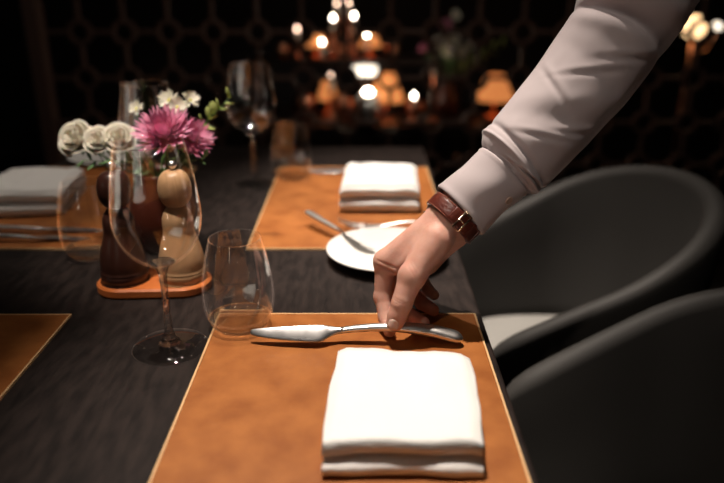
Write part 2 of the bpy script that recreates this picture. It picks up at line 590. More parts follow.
plate(0.036, 0.953, MATZ, 'white bread plate half hidden behind the hand')
plate(-0.560, 1.530, TZ, 'dim white bread plate behind the roses')

bk = empty('butter_knife', (-0.034, 1.020, MATZ))
hd = Vector((0.112, -0.146, 0)).normalized()
bk.rotation_euler = (0, 0, math.atan2(hd.y, hd.x))
bar_loft('handle', [(-0.094, 0, 0.0225, 0.003, 0.002), (-0.090, 0, 0.0222, 0.0115, 0.0055), (-0.07, 0, 0.0205, 0.0130, 0.0068), (-0.03, 0, 0.0175, 0.0100, 0.0064), (-0.005, 0, 0.0160, 0.0070, 0.0056)], M['steel'], bk, 0, 14, 2.3, 30)
bar_loft('blade', [(-0.008, 0, 0.0162, 0.0068, 0.0050), (0.008, 0, 0.0152, 0.0085, 0.0026), (0.02, -0.002, 0.0142, 0.0150, 0.0016), (0.05, -0.003, 0.0128, 0.0180, 0.0014), (0.075, -0.002, 0.0116, 0.0160, 0.0012), (0.084, 0.001, 0.0112, 0.0070, 0.0009)],
         M['steel_blade'], bk, math.radians(-28), 14, 2.0, 30)
tag(bk, 'small steel butter knife resting on the bread plate rim', 'knife')


# ------------------------------------------------------------------ glassware
def fine(prof, k=4):
    return [tuple(p) for p in catmull(prof, (len(prof) - 1) * k + 1)]


def wine_glass(loc, label):
    t = empty('wine_glass', loc)
    lathe('foot', [(0.0, 0.0), (0.0405, 0.0), (0.0420, 0.0009), (0.0410, 0.0020), (0.026, 0.0036), (0.0125, 0.0066), (0.0, 0.0066)], M['glass'], t, 64)
    lathe('stem', [(0.0, 0.0060), (0.0125, 0.0066), (0.0068, 0.0125), (0.0048, 0.022), (0.0039, 0.045), (0.0039, 0.072), (0.0046, 0.088), (0.0075, 0.0965), (0.0140, 0.1012),
                   (0.0140, 0.1030), (0.006, 0.1012), (0.0, 0.1005)], M['glass_solid'], t, 32)
    tube('rim', [(0.0347 * math.cos(TAU * k / 64), 0.0347 * math.sin(TAU * k / 64), 0.2322) for k in range(65)], 0.00060, M['glass'], t, 8)
    lathe('bowl', fine([(0.0140, 0.1012), (0.0270, 0.1100), (0.0375, 0.1225), (0.0440, 0.1375), (0.0462, 0.1540), (0.0452, 0.1720), (0.0425, 0.1930), (0.0390, 0.2130),
                   (0.0352, 0.2310), (0.0347, 0.2320), (0.0342, 0.2312), (0.0380, 0.2128), (0.0415, 0.1928), (0.0442, 0.1718), (0.0452, 0.1540), (0.0430, 0.1382),
                   (0.0365, 0.1237), (0.0262, 0.1118), (0.0140, 0.1030)]), M['glass'], t, 96)
    return tag(t, label, 'glass', 'stemmed wine glasses')


def tumbler(loc, label):
    t = empty('water_tumbler', loc)
    lathe('thick_base', [(0.0, 0.0), (0.026, 0.0), (0.0295, 0.0012), (0.0345, 0.0075), (0.0365, 0.0125), (0.0340, 0.0125), (0.030, 0.0100), (0.022, 0.0085), (0.0, 0.0078)], M['glass_solid'], t, 64)
    tube('rim', [(0.0292 * math.cos(TAU * k / 64), 0.0292 * math.sin(TAU * k / 64), 0.1096) for k in range(65)], 0.00065, M['glass'], t, 8)
    lathe('wall', fine([(0.0365, 0.0125), (0.0392, 0.020), (0.0412, 0.036), (0.0408, 0.052), (0.0385, 0.070), (0.0345, 0.090), (0.0297, 0.1085), (0.0292, 0.1095),
                   (0.0287, 0.1088), (0.0333, 0.0895), (0.0372, 0.0698), (0.0395, 0.052), (0.0399, 0.036), (0.0379, 0.021), (0.0345, 0.0125)]), M['glass'], t, 96)
    return tag(t, label, 'glass', 'stemless water tumblers')


wine_glass((-0.2135, 0.692, TZ), 'empty wine glass in front of the pepper mills')
wine_glass((-0.2110, 1.346, TZ), 'empty wine glass behind the eucalyptus sprig')
wine_glass((-0.333, 1.090, TZ), 'empty wine glass behind the flowers, its rim above them')
tumbler((-0.1430, 0.739, MATZ), 'empty water tumbler at the tip of the held knife')
tumbler((-0.1420, 1.378, MATZ), 'empty water tumbler beside the plump napkin')
tumbler((-0.397, 0.962, TZ + 0.0028), 'empty water tumbler at the tips of the two knives')

# ------------------------------------------------------------------ mills on their tray
tray_c = Vector((-0.2735, 0.850, TZ))
TRAY_R = math.radians(3)
tr = empty('mill_tray', tray_c, TRAY_R)


def stadium(L, R, z, n=22):
    pts = []
    for k in range(n + 1):
        a = -math.pi / 2 + math.pi * k / n
        pts.append((L + R * math.cos(a), R * math.sin(a), z))
    for k in range(n + 1):
        a = math.pi / 2 + math.pi * k / n
        pts.append((-L + R * math.cos(a), R * math.sin(a), z))
    return pts


HL, RR = 0.0375, 0.0365
bm = bmesh.new()
rings = [stadium(HL, RR - 0.003, 0.0), stadium(HL, RR, 0.003), stadium(HL, RR, 0.011), stadium(HL, RR - 0.0025, 0.0135)]
bv = [[bm.verts.new(p) for p in r] for r in rings]
n = len(rings[0])
for a, b in zip(bv[:-1], bv[1:]):
    for k in range(n):
        bm.faces.new((a[k], a[(k + 1) % n], b[(k + 1) % n], b[k]))
bm.faces.new(bv[0][::-1])
# top surface with two round recesses
NR = 40
wells = []
for sx in (-1, 1):
    top = [bm.verts.new((sx * HL + 0.0315 * math.cos(2 * math.pi * k / NR), 0.0315 * math.sin(2 * math.pi * k / NR), 0.0135)) for k in range(NR)]
    low = [bm.verts.new((v.co.x, v.co.y, 0.006)) for v in top]
    for k in range(NR):
        bm.faces.new((top[k], top[(k + 1) % NR], low[(k + 1) % NR], low[k]))
    bm.faces.new(low)
    wells.append(top)
edges = []
for loop in [bv[-1]] + wells:
    for k in range(len(loop)):
        e = bm.edges.get((loop[k], loop[(k + 1) % len(loop)])) or bm.edges.new((loop[k], loop[(k + 1) % len(loop)]))
        edges.append(e)
bmesh.ops.triangle_fill(bm, use_beauty=True, use_dissolve=False, edges=edges, normal=(0, 0, 1))
bm_obj('tray_body', bm, M['tray'], tr, False)
tag(tr, 'orange cherry wood tray with two round wells holding the mills', 'tray')


def mill(name, side, m, label):
    p = tray_c + Matrix.Rotation(TRAY_R, 3, 'Z') @ Vector((side * HL, 0, 0.006))
    t = empty(name, p)
    lathe('base_ring', [(0.0, 0.0), (0.0295, 0.0), (0.0305, 0.002), (0.0305, 0.007), (0.0290, 0.009), (0.0290, 0.0115), (0.0303, 0.0135), (0.0303, 0.020), (0.0285, 0.022), (0.0, 0.022)], m, t, 48)
    lathe('body', fine([(0.0, 0.0215), (0.0280, 0.0215), (0.0293, 0.0240), (0.0290, 0.036), (0.0264, 0.050), (0.0224, 0.064), (0.0197, 0.0745), (0.0199, 0.083), (0.0192, 0.0925),
                        (0.0150, 0.1020), (0.0108, 0.1075)], 3) + [(0.0, 0.1075)], m, t, 48)
    lathe('head', fine([(0.0108, 0.1080), (0.0145, 0.1105), (0.0196, 0.1195), (0.0210, 0.1310), (0.0190, 0.1430), (0.0135, 0.1515), (0.006, 0.1545)], 3) + [(0.0, 0.155)], m, t, 48)
    lathe('finial', [(0.0, 0.1545), (0.0035, 0.1545), (0.003, 0.157), (0.0052, 0.1595), (0.0055, 0.1625), (0.0038, 0.1655), (0.0, 0.1665)], M['steel'], t, 24)
    return tag(t, label, 'mill')


mill('pepper_mill', -1, M['mill_dark'], 'dark walnut pepper mill on the orange tray')
mill('salt_mill', 1, M['mill_light'], 'pale beech salt mill on the orange tray')

# ------------------------------------------------------------------ flowers
VX, VY = -0.298, 1.000
vase = lathe('flower_vase', [(0.0, 0.0), (0.030, 0.0), (0.036, 0.004), (0.046, 0.03), (0.049, 0.06), (0.045, 0.085), (0.036, 0.104), (0.034, 0.112), (0.036, 0.118), (0.034, 0.119),
                             (0.031, 0.112), (0.033, 0.102), (0.042, 0.083), (0.045, 0.06), (0.042, 0.03), (0.0, 0.012)], M['vase'], None, 48, (VX, VY, TZ))
tag(vase, 'rounded red brown ceramic vase behind the pepper mills', 'vase')
VTOP = Vector((VX, VY, TZ + 0.116))


def frame_to(d):
    return Vector(d).to_track_quat('Z', 'Y').to_matrix()


def petal_data(L, W, cup, thick=0.0, n=5, tipw=0.35):
    """petal along +x, curling up by cup"""
    v, f = [], []
    for i in range(n + 1):
        u = i / n
        w = W * (math.sin(math.pi * min(1, 0.12 + 0.80 * u)) ** 0.8) * (1 if u < 0.85 else (1 - (u - 0.85) / 0.15 * (1 - tipw)))
        x = L * u
        for s in (-1, 0, 1):
            v.append((x, s * w / 2, cup * u * u * L + abs(s) * W * 0.16))
    for i in range(n):
        for s in range(2):
            a = i * 3 + s
            f.append((a, a + 1, a + 4, a + 3))
    return v, f


def stem_to(head, parent, wob=0.01, r=0.0016):
    a = VTOP + Vector((random.uniform(-0.018, 0.018), random.uniform(-0.012, 0.012), -0.06))
    b = Vector(head)
    mid = (a + b) / 2 + Vector((random.uniform(-wob, wob), random.uniform(-wob, wob), 0.012))
    v, f = tube_data(catmull([a, VTOP * 0.6 + mid * 0.4, mid, b], 12), r, 6)
    inv = parent.location
    return mesh_obj('stem', [Vector(p) - inv for p in v], f, M['stem'], parent)


def leaf_data(L, W, bend=0.2):
    v, f = petal_data(L, W, bend, n=6, tipw=0.05)
    return v, f


def place(v, mtx, off):
    return [mtx @ Vector(p) + Vector(off) for p in v]


def rose(head, d, R, label):
    t = empty('white_rose', head)
    fr = frame_to(d)
    V, Fc = [], []
    layers = [(3, 0.25, 1.10, 0.95), (3, 0.50, 1.05, 0.9), (4, 0.78, 0.92, 0.70), (5, 1.00, 0.74, 0.35)]
    for li, (k, rad, hgt, up) in enumerate(layers):
        for j in range(k):
            a0 = 2 * math.pi * (j + 0.37 * li) / k + random.uniform(-0.15, 0.15)
            span = 2 * math.pi / k * 0.66
            base = len(V)
            nu, nv = 6, 6
            for iv in range(nv + 1):
                vv = iv / nv
                for iu in range(nu + 1):
                    uu = iu / nu * 2 - 1
                    ang = a0 + uu * span
                    rr = R * rad * (0.35 + 0.75 * math.sin(min(1, vv * 1.05) * math.pi * 0.55) ** 1.0) * (1 + 0.06 * uu)
                    curl = R * 0.26 * max(0, vv - 0.72) * (1.5 - up) * 3
                    z = R * (-0.85 + 1.55 * hgt * vv * (1 - 0.22 * uu * uu + 0.10 * noise.noise((uu * 1.5, j * 3.1, li * 5.7)))) - curl * 0.7
                    rr += curl
                    V.append(fr @ Vector((rr * math.cos(ang), rr * math.sin(ang), z)))
            for iv in range(nv):
                for iu in range(nu):
                    q = base + iv * (nu + 1) + iu
                    Fc.append((q, q + 1, q + nu + 2, q + nu + 1))
    o = mesh_obj('petals', V, Fc, M['rose'], t)
    sm = o.modifiers.new('thick', 'SOLIDIFY')
    sm.thickness = 0.0008
    Vs, Fs = [], []
    for j in range(5):
        lv, lf = leaf_data(R * 0.95, R * 0.32, 0.1)
        mt = fr @ Matrix.Rotation(2 * math.pi * j / 5, 3, 'Z') @ Matrix.Rotation(0.3, 3, 'Y')
        b0 = len(Vs)
        Vs += place(lv, mt, fr @ Vector((0, 0, -R * 0.75)))
        Fs += [tuple(i + b0 for i in q) for q in lf]
    mesh_obj('sepals', Vs, Fs, M['leaf'], t)
    stem_to(Vector(head) - fr @ Vector((0, 0, R * 0.8)), t)
    return tag(t, label, 'flower', 'cream white roses in the vase')


def mum(head, d, R, label, npet=150):
    t = empty('pink_chrysanthemum', head)
    fr = frame_to(d)
    V, Fc = [], []
    for i in range(npet):
        lay = i / npet
        tilt = math.radians(8 + 62 * lay ** 1.2)           # outer petals flat, inner ones upright
        L = R * (1.0 - 0.42 * lay) * random.uniform(0.92, 1.06)
        lv, lf = petal_data(L, R * 0.135, 0.22, n=4, tipw=0.45)
        mt = fr @ Matrix.Rotation(i * 2.39996 + random.uniform(-0.1, 0.1), 3, 'Z') @ Matrix.Rotation(-tilt, 3, 'Y')
        b0 = len(V)
        V += place(lv, mt, fr @ Vector((0, 0, R * 0.10 * lay)))
        Fc += [tuple(k + b0 for k in q) for q in lf]
    o = mesh_obj('petals', V, Fc, M['pink'], t)
    o['kind'] = 'stuff'
    c = lathe('flower_centre', [(0.0, 0.0), (R * 0.2, 0.0), (R * 0.24, R * 0.2), (R * 0.2, R * 0.36), (0.0, R * 0.42)], M['pinkc'], t, 16)
    c.rotation_euler = fr.to_euler()
    stem_to(Vector(head) - fr @ Vector((0, 0, R * 0.05)), t, r=0.0022)
    return tag(t, label, 'flower', 'pink chrysanthemums in the vase')


def daisy(head, d, R, label, npet=22):
    t = empty('white_daisy', head)
    fr = frame_to(d)
    V, Fc = [], []
    for i in range(npet):
        lv, lf = petal_data(R * random.uniform(0.9, 1.05), R * 0.30, 0.12, n=4, tipw=0.6)
        lay = i % 2
        mt = fr @ Matrix.Rotation(i * 2.39996, 3, 'Z') @ Matrix.Rotation(-0.15 - 0.35 * lay, 3, 'Y')
        b0 = len(V)
        V += place(lv, mt, fr @ Vector((0, 0, R * 0.05 * lay)))
        Fc += [tuple(k + b0 for k in q) for q in lf]
    mesh_obj('petals', V, Fc, M['white_petal'], t)
    c = lathe('flower_centre', [(0.0, 0.0), (R * 0.26, 0.0), (R * 0.26, R * 0.1), (R * 0.15, R * 0.22), (0.0, R * 0.24)], M['yellowc'], t, 14)
    c.rotation_euler = fr.to_euler()
    stem_to(Vector(head), t, r=0.0012)
    return tag(t, label, 'flower', 'small white daisies in the vase')


rose(at_y(75, 138, 0.985), (-0.25, -0.85, 0.62), 0.0205, 'largest cream white rose, at the outer end of the bouquet')
rose(at_y(98, 140, 0.975), (0.0, -0.8, 0.65), 0.0165, 'small cream white rose between the two other roses')
rose(at_y(119, 138, 0.980), (0.2, -0.75, 0.7), 0.0185, 'cream white rose beside the pink chrysanthemum')
mum(at_y(166, 137, 0.945), (-0.10, -0.62, 0.80), 0.047, 'large pink chrysanthemum above the pale salt mill')
mum(at_y(190, 141, 0.955), (0.45, -0.62, 0.62), 0.036, 'smaller pink chrysanthemum tilted towards the eucalyptus')
daisy(at_y(170, 101, 1.0), (-0.25, -0.75, 0.6), 0.0175, 'white daisy highest of the bouquet above the pink chrysanthemum')
daisy(at_y(178, 108, 0.985), (0.1, -0.8, 0.55), 0.0165, 'white daisy just above the pink chrysanthemum petals')
daisy(at_y(190, 101, 1.0), (0.5, -0.55, 0.7), 0.0150, 'white daisy on the eucalyptus side of the bouquet')
daisy(at_y(137, 109, 0.985), (-0.2, -0.75, 0.6), 0.0125, 'white daisy in front of the wine glass behind the bouquet')


def sprig(name, tip, base, m, n, L, W, label, cat, seed):
    rnd = random.Random(seed)
    t = empty(name, base)
    base, tip = Vector(base), Vector(tip)
    mid = (base + tip) / 2 + Vector((0, 0, 0.012))
    pth = [p for p in catmull([base, mid, tip], 14)]
    v, f = tube_data(pth, [0.0013 - 0.0008 * i / 13 for i in range(14)], 6)
    mesh_obj('stem', [Vector(p) - base for p in v], f, M['stem'], t)
    lv, lf = leaf_data(L, W, 0.25)
    lme = bpy.data.meshes.new('leaf')
    lme.from_pydata(lv, [], lf)
    lme.materials.append(m)
    for i in range(n):
        u = 0.30 + 0.70 * i / (n - 1)
        p = Vector(pth[min(13, int(u * 13))]) - base
        d = Vector(pth[13]) - Vector(pth[8])
        o = link_mesh('leaf', lme, None, t)
        side = 1 if i % 2 else -1
        ax = d.normalized()
        q = Vector((rnd.uniform(-1, 1), -0.6, rnd.uniform(-0.3, 1))) + side * Vector((-ax.z, 0, ax.x)) * 1.6 + ax * 0.8
        o.location = p
        o.rotation_euler = q.to_track_quat('X', 'Z').to_euler()
        s = rnd.uniform(0.75, 1.1) * (1 - 0.25 * u)
        o.scale = (s, s, s)
    return tag(t, label, cat)


b = VTOP + Vector((0.01, 0, -0.02))
sprig('eucalyptus_sprig', at_y(229, 98, 0.99), b, M['euc'], 16, 0.021, 0.015, 'yellow green eucalyptus sprig reaching out beside the chrysanthemums', 'foliage', 3)
sprig('foliage_sprig', at_y(205, 158, 0.93), b, M['leaf'], 10, 0.026, 0.012, 'dark green leafy sprig below the pink chrysanthemums', 'foliage', 5)
sprig('foliage_sprig', at_y(84, 160, 0.965), b, M['leaf'], 12, 0.024, 0.010, 'dark green leafy sprig hanging under the roses', 'foliage', 8)
sprig('foliage_sprig', at_y(112, 160, 0.95), b, M['leaf'], 10, 0.024, 0.011, 'dark green leafy sprig between rose and vase rim', 'foliage', 11)


# ------------------------------------------------------------------ tub chairs (they face the table)
def tub_chair(cy, label, rz=0.0):
    t = empty('tub_chair', (0.42, cy, 0), rz)
    AX = -0.235                     # front of the arms
    R = 0.285
    XB = -0.030                     # where the round back begins
    T = 0.042                       # shell thickness
    path = []
    NA, NB = 12, 34
    for i in range(NA):
        path.append((AX + (XB - AX) * i / NA, -R, 0.0))
    for i in range(NB + 1):
        a = -math.pi / 2 + math.pi * i / NB
        path.append((XB + 0.240 * math.cos(a), R * math.sin(a), 0.0))
    for i in range(1, NA + 1):
        path.append((XB - (XB - AX) * i / NA, R, 0.0))
    n = len(path)
    rings = []
    for i, p in enumerate(path):
        a = Vector(path[min(i + 1, n - 1)]) - Vector(path[max(i - 1, 0)])
        a.normalize()
        nrm = Vector((a.y, -a.x, 0))            # outward
        u = max(0.0, (p[0] - AX) / (XB + 0.240 - AX))
        top = 0.580 + 0.215 * (0.7 * u + 0.3 * math.sin(math.pi / 2 * u))
        e = min(i, n - 1 - i)
        th = T
        if e < 4:                               # rounded arm fronts
            k = (0.02, 0.55, 0.82, 0.95)[e]
            th = T * max(k, 0.05)
            top -= 0.045 * (1 - k) ** 1.3
        bot = 0.375
        ring = []
        sect = [(-0.5, 0.0), (-0.5, 0.35), (-0.5, 0.7), (-0.5, 0.9)]
        prof = []
        H = top - bot
        r = th / 2
        for k in range(5):
            prof.append((r, bot + (H - r) * k / 4))
        for k in range(1, 8):
            aa = math.pi * k / 8
            prof.append((r * math.cos(aa), top - r + r * math.sin(aa)))
        for k in range(5):
            prof.append((-r, top - r - (H - r) * k / 4))
        for (o_, z) in prof:
            lean = (z - bot) / 0.37
            inset = -0.060 * (1 - lean) ** 1.2 if lean < 1 else 0.0
            q = Vector(p) + nrm * (o_ + inset - T / 2)
            ring.append((q.x, q.y, z))
        rings.append(ring)
    loft('shell', rings, M['chair'], t)
    # seat cushion
    pts = []
    for i in range(48):
        a = 2 * math.pi * i / 48
        c_, s_ = math.cos(a), math.sin(a)
        pts.append((math.copysign(abs(c_) ** 0.62, c_) * 0.200 - 0.025, math.copysign(abs(s_) ** 0.62, s_) * 0.180))
    rs = []
    for k, (sc, z) in enumerate([(0.90, 0.352), (0.985, 0.362), (1.0, 0.385), (1.0, 0.415), (0.985, 0.438), (0.93, 0.449), (0.6, 0.455), (0.2, 0.457)]):
        rs.append([((x + 0.025) * sc - 0.025, y * sc, z - 0.012) for x, y in pts])
    loft('seat_cushion', rs, M['chair_seat'], t)
    box('seat_frame', (-0.02, 0, 0.328), (0.34, 0.30, 0.026), M['black_metal'], t, 0.004, 2)
    for sx in (-1, 1):
        for sy in (-1, 1):
            tube('leg', [(-0.02 + sx * 0.15, sy * 0.13, 0.318), (-0.02 + sx * 0.19, sy * 0.175, 0.002)], [0.016, 0.010], M['black_metal'], t, 12)
    return tag(t, label, 'chair', 'dark grey tub chairs')


tub_chair(1.220, 'dark grey tub chair with its round backrest rising behind the cuff')
tub_chair(0.626, 'dark grey tub chair beside the flat folded napkin')


# ------------------------------------------------------------------ implicit surface mesher for bodies
def sd_caps(P, a, b, r1, r2):
    a, b = np.array(a), np.array(b)
    ba = b - a
    t = np.clip(((P - a) @ ba) / max(ba @ ba, 1e-12), 0, 1)
    return np.linalg.norm(P - a - t[..., None] * ba, axis=-1) - (r1 + (r2 - r1) * t)


def smin(a, b, k):
    h = np.clip(0.5 + 0.5 * (b - a) / k, 0, 1)
    return b + (a - b) * h - k * h * (1 - h)


def surface_nets(fn, lo, hi, h):
    lo, hi = np.array(lo, float), np.array(hi, float)
    n = np.ceil((hi - lo) / h).astype(int) + 1
    ax = [lo[i] + h * np.arange(n[i]) for i in range(3)]
    G = np.empty(tuple(n))
    for i in range(n[0]):                                   # slice by slice to keep memory low
        Y, Z = np.meshgrid(ax[1], ax[2], indexing='ij')
        pts = np.stack([np.full_like(Y, ax[0][i]), Y, Z], -1)
        G[i] = fn(pts)
    neg = G < 0
    c = [slice(0, -1), slice(1, None)]
    acc = np.zeros(tuple(n - 1) + (3,))
    cnt = np.zeros(tuple(n - 1))
    for axis in range(3):
        o1, o2 = [k for k in range(3) if k != axis]
        for s1 in range(2):
            for s2 in range(2):
                ia, ib = [None] * 3, [None] * 3
                ia[axis], ib[axis] = c[0], c[1]
                ia[o1] = ib[o1] = c[s1]
                ia[o2] = ib[o2] = c[s2]
                A, B = G[tuple(ia)], G[tuple(ib)]
                cr = (A < 0) != (B < 0)
                t = np.where(cr, A / np.where(cr, A - B, 1), 0)
                acc[..., axis] += np.where(cr, t, 0)
                acc[..., o1] += np.where(cr, s1, 0)
                acc[..., o2] += np.where(cr, s2, 0)
                cnt += cr
    act = cnt > 0
    idx = -np.ones(act.shape, int)
    idx[act] = np.arange(act.sum())
    ijk = np.argwhere(act)
    V = lo + h * (ijk + acc[act] / cnt[act][:, None])
    faces = []
    for axis in range(3):
        o1, o2 = (axis + 1) % 3, (axis + 2) % 3
        sl_a, sl_b = [slice(None)] * 3, [slice(None)] * 3
        sl_a[axis], sl_b[axis] = c[0], c[1]
        A, B = neg[tuple(sl_a)], neg[tuple(sl_b)]
        for ij in np.argwhere(A != B):
            if ij[o1] == 0 or ij[o2] == 0 or ij[o1] >= n[o1] - 1 or ij[o2] >= n[o2] - 1:
                continue
            q = []
            for d1, d2 in ((-1, -1), (0, -1), (0, 0), (-1, 0)):
                k = ij.copy()
                k[o1] += d1
                k[o2] += d2
                q.append(idx[tuple(k)])
            if not neg[tuple(ij)]:
                q = q[::-1]
            faces.append(q)
    e = h * 0.25
    for _ in range(2):                                       # pull vertices onto the surface
        f0 = fn(V)
        g = np.stack([fn(V + np.eye(3)[k] * e) - f0 for k in range(3)], -1) / e
        V = V - np.clip(f0, -h, h)[:, None] * g / np.maximum((g * g).sum(-1), 0.25)[:, None]
    return V, faces


# ------------------------------------------------------------------ person: reaching arm and hand
J = at_depth
per = empty('person', (0.86, 0.66, 0.0))
POFF = Vector(per.location)


def local(pts):
    return [Vector(p) - POFF for p in pts]


wrist = J(452, 217, 0.800)
W_in = J(459, 226, 0.806)
hand = {
    'index': [J(385, 261, 0.815), J(382.5, 297, 0.818), J(386, 318, 0.810), J(389.5, 331, 0.798)],
    'middle': [J(394, 259, 0.837), J(393, 296, 0.846), J(408, 314, 0.829), J(423, 323, 0.812)],
    'ring': [J(406, 257, 0.857), J(409, 289, 0.866), J(422, 303, 0.851), J(433, 310, 0.838)],
    'little': [J(418, 254, 0.873), J(421, 278, 0.880), J(428, 290, 0.872), J(434, 295, 0.862)],
}
rad = {'index': (0.0118, 0.0098, 0.0086, 0.0072), 'middle': (0.0120, 0.0100, 0.0090, 0.0078), 'ring': (0.0115, 0.0094, 0.0084, 0.0073), 'little': (0.0105, 0.0082, 0.0072, 0.0064)}
thumb = [J(437, 240, 0.784), J(411, 277, 0.777), J(402, 303, 0.775), J(395, 322.5, 0.780)]
trad = (0.0180, 0.0140, 0.0112, 0.0098)
forearm_end = J(545, 122, 0.792)


def hand_sdf(P):
    # palm and wrist
    d = sd_caps(P, forearm_end, J(470, 199, 0.800), 0.029, 0.0262)
    d = smin(d, sd_caps(P, J(470, 199, 0.800), wrist, 0.0262, 0.0265), 0.010)
    for nm, w0, r0, r1 in (('index', J(444, 222, 0.800), 0.0215, 0.0128), ('middle', J(446, 224, 0.806), 0.0215, 0.0130),
                           ('ring', J(450, 227, 0.814), 0.0205, 0.0124), ('little', J(453, 230, 0.820), 0.0190, 0.0112)):
        d = smin(d, sd_caps(P, w0, hand[nm][0], r0, r1), 0.010)
    # heel of the hand and thenar
    d = smin(d, sd_caps(P, J(451, 231, 0.815), J(428, 264, 0.852), 0.0185, 0.0130), 0.010)
    d = smin(d, sd_caps(P, J(437, 238, 0.788), J(418, 268, 0.782), 0.0185, 0.0140), 0.009)
    d = smin(d, sd_caps(P, J(423, 250, 0.792), J(398, 268, 0.806), 0.0130, 0.0085), 0.009)     # web of the thumb
    # fingers
    f = None
    for nm in ('index', 'middle', 'ring', 'little'):
        j, r = hand[nm], rad[nm]
        g = None
        for k in range(3):
            s = sd_caps(P, j[k], j[k + 1], r[k], r[k + 1])
            g = s if g is None else smin(g, s, 0.003)
        # knuckle swell
        g = smin(g, np.linalg.norm(P - np.array(j[1]), axis=-1) - r[1] * 1.0, 0.003)
        f = g if f is None else smin(f, g, 0.0012)
    d = smin(d, f, 0.007)
    g = None
    for k in range(3):
        s = sd_caps(P, thumb[k], thumb[k + 1], trad[k], trad[k + 1])
        g = s if g is None else smin(g, s, 0.004)
    g = smin(g, np.linalg.norm(P - np.array(thumb[1] + Vector((0.002, 0, 0.002))), axis=-1) - 0.0146, 0.005)
    tm = thumb[2].lerp(thumb[3], 0.6)
    g = smin(g, np.linalg.norm(P - np.array(tm + Vector((0, 0.001, -0.0005))), axis=-1) - 0.0108, 0.004)
    d = smin(d, g, 0.0042)
    # creases: thin grooves over the joints
    for (pt, ax, wd, dp) in CREASES:
        q = (P - np.array(pt))
        along = q @ np.array(ax)
        rr = np.linalg.norm(q - along[..., None] * np.array(ax), axis=-1)
        d = d + dp * np.exp(-(along / wd) ** 2) * np.exp(-(rr / 0.0125) ** 4)
    return d


CREASES = []
tax = (thumb[3] - thumb[2]).normalized()
for off, dp in ((-0.0022, 0.0007), (0.0002, 0.0009), (0.0026, 0.0006)):
    CREASES.append((thumb[2] + tax * off + (CAM - thumb[2]).normalized() * 0.009, tax, 0.0009, dp))
t2 = Vector((0.80, 0.0, 0.60)).normalized()
for off, dp in ((0.004, 0.0006), (0.0075, 0.0007), (0.011, 0.0005)):
    CREASES.append((thumb[1] + t2 * off + (CAM - thumb[1]).normalized() * 0.012, t2, 0.0010, dp))
iax = (hand['index'][1] - hand['index'][0]).normalized()
iax2 = (iax + Vector((-0.35, 0, -0.05))).normalized()
for off, dp in ((0.004, 0.0016), (0.0105, 0.0018)):
    CREASES.append((hand['index'][0] + iax * off + (CAM - hand['index'][0]).normalized() * 0.011 + Vector((0.004, 0, 0)), iax2, 0.0011, dp))

allp = [p for j in hand.values() for p in j] + thumb + [wrist, forearm_end]
lo = [min(p[k] for p in allp) - (0.024 if k < 2 else 0.013) for k in range(3)]
hi = [max(p[k] for p in allp) + 0.034 for k in range(3)]
hi[0] = J(505, 160, 0.79).x
hi[2] = J(505, 160, 0.79).z + 0.03
V, Fc = surface_nets(hand_sdf, lo, hi, 0.00135)
mesh_obj('hand', local([Vector(v) for v in V]), Fc, M['skin'], per)

# thumb nail, a curved plate lying on the side of the thumb that faces up and towards the camera
nz_ = (CAM - thumb[3]).normalized()
nz_ = (nz_ + Vector((-0.12, 0, 0.05)))
nz_ = (nz_ - tax * nz_.dot(tax)).normalized()
nx_ = tax.cross(nz_).normalized()
nc = thumb[3] + tax * 0.0005
nv, nf = [], []
NU, NV = 10, 12
for layer in range(2):
    for i in range(NV + 1):
        v_ = i / NV * 2 - 1
        for k in range(NU + 1):
            u_ = k / NU * 2 - 1
            hw = 0.0058 * (1 - 0.55 * max(0, abs(v_) - 0.55) ** 1.4 / 0.45 ** 1.4 * 0.8)
            x = u_ * hw
            y = v_ * 0.0062
            z = 0.0116 - (u_ * u_) * 0.0022 - 0.0009 * max(0, v_) ** 2 - 0.0006 * (1 - layer)
            nv.append(nc + nx_ * x + tax * y + nz_ * z)
S = (NU + 1) * (NV + 1)
for i in range(NV):
    for k in range(NU):
        q = i * (NU + 1) + k
        nf.append((q + S, q + 1 + S, q + NU + 2 + S, q + NU + 1 + S))
        nf.append((q, q + NU + 1, q + NU + 2, q + 1))
for i in range(NV):
    for k in (0, NU):
        q = i * (NU + 1) + k
        nf.append((q, q + NU + 1, q + NU + 1 + S, q + S))
for k in range(NU):
    for i in (0, NV):
        q = i * (NU + 1) + k
        nf.append((q, q + 1, q + 1 + S, q + S))
mesh_obj('thumb_nail', local(nv), nf, M['nail'], per)

# ---- shirt sleeve and cuff
TOCAM = Vector((0, -cs, sn))


def sleeve_rings(stations, n, nang, disp, df=0.92):
    S = catmull(stations, n)
    rings = []
    for i, (lx, ly, rx, ry, zc) in enumerate(S):
        L, R_ = J(lx, ly, zc), J(rx, ry, zc)
        c_ = (L + R_) / 2
        e1 = (R_ - L) / 2
        w = e1.length
        e1n = e1 / w
        e2 = (TOCAM - e1n * TOCAM.dot(e1n)).normalized()
        s = i / (n - 1)
        ring = []
        for k in range(nang):
            a = 2 * math.pi * k / nang
            dd = disp(s, a, c_)
            ring.append(c_ + e1n * math.cos(a) * (w + dd) + e2 * math.sin(a) * (w * df + dd))
        rings.append(ring)
    return rings


CUFF = [(438.5, 187.5, 480.5, 235, 0.800), (453, 174, 496, 221, 0.798), (468, 161, 511.5, 207, 0.796), (482, 149, 526, 194, 0.794)]


def cuff_disp(s, a, c_):
    seam = 0.0012 * math.exp(-((s - 0.05) / 0.03) ** 2) + 0.0012 * math.exp(-((s - 0.97) / 0.03) ** 2)
    wob = 0.0016 * noise.noise((math.cos(a) * 1.6 + 5, math.sin(a) * 1.6, s * 1.5))
    return seam + wob + 0.0006 * math.sin(s * 9 + a * 2)


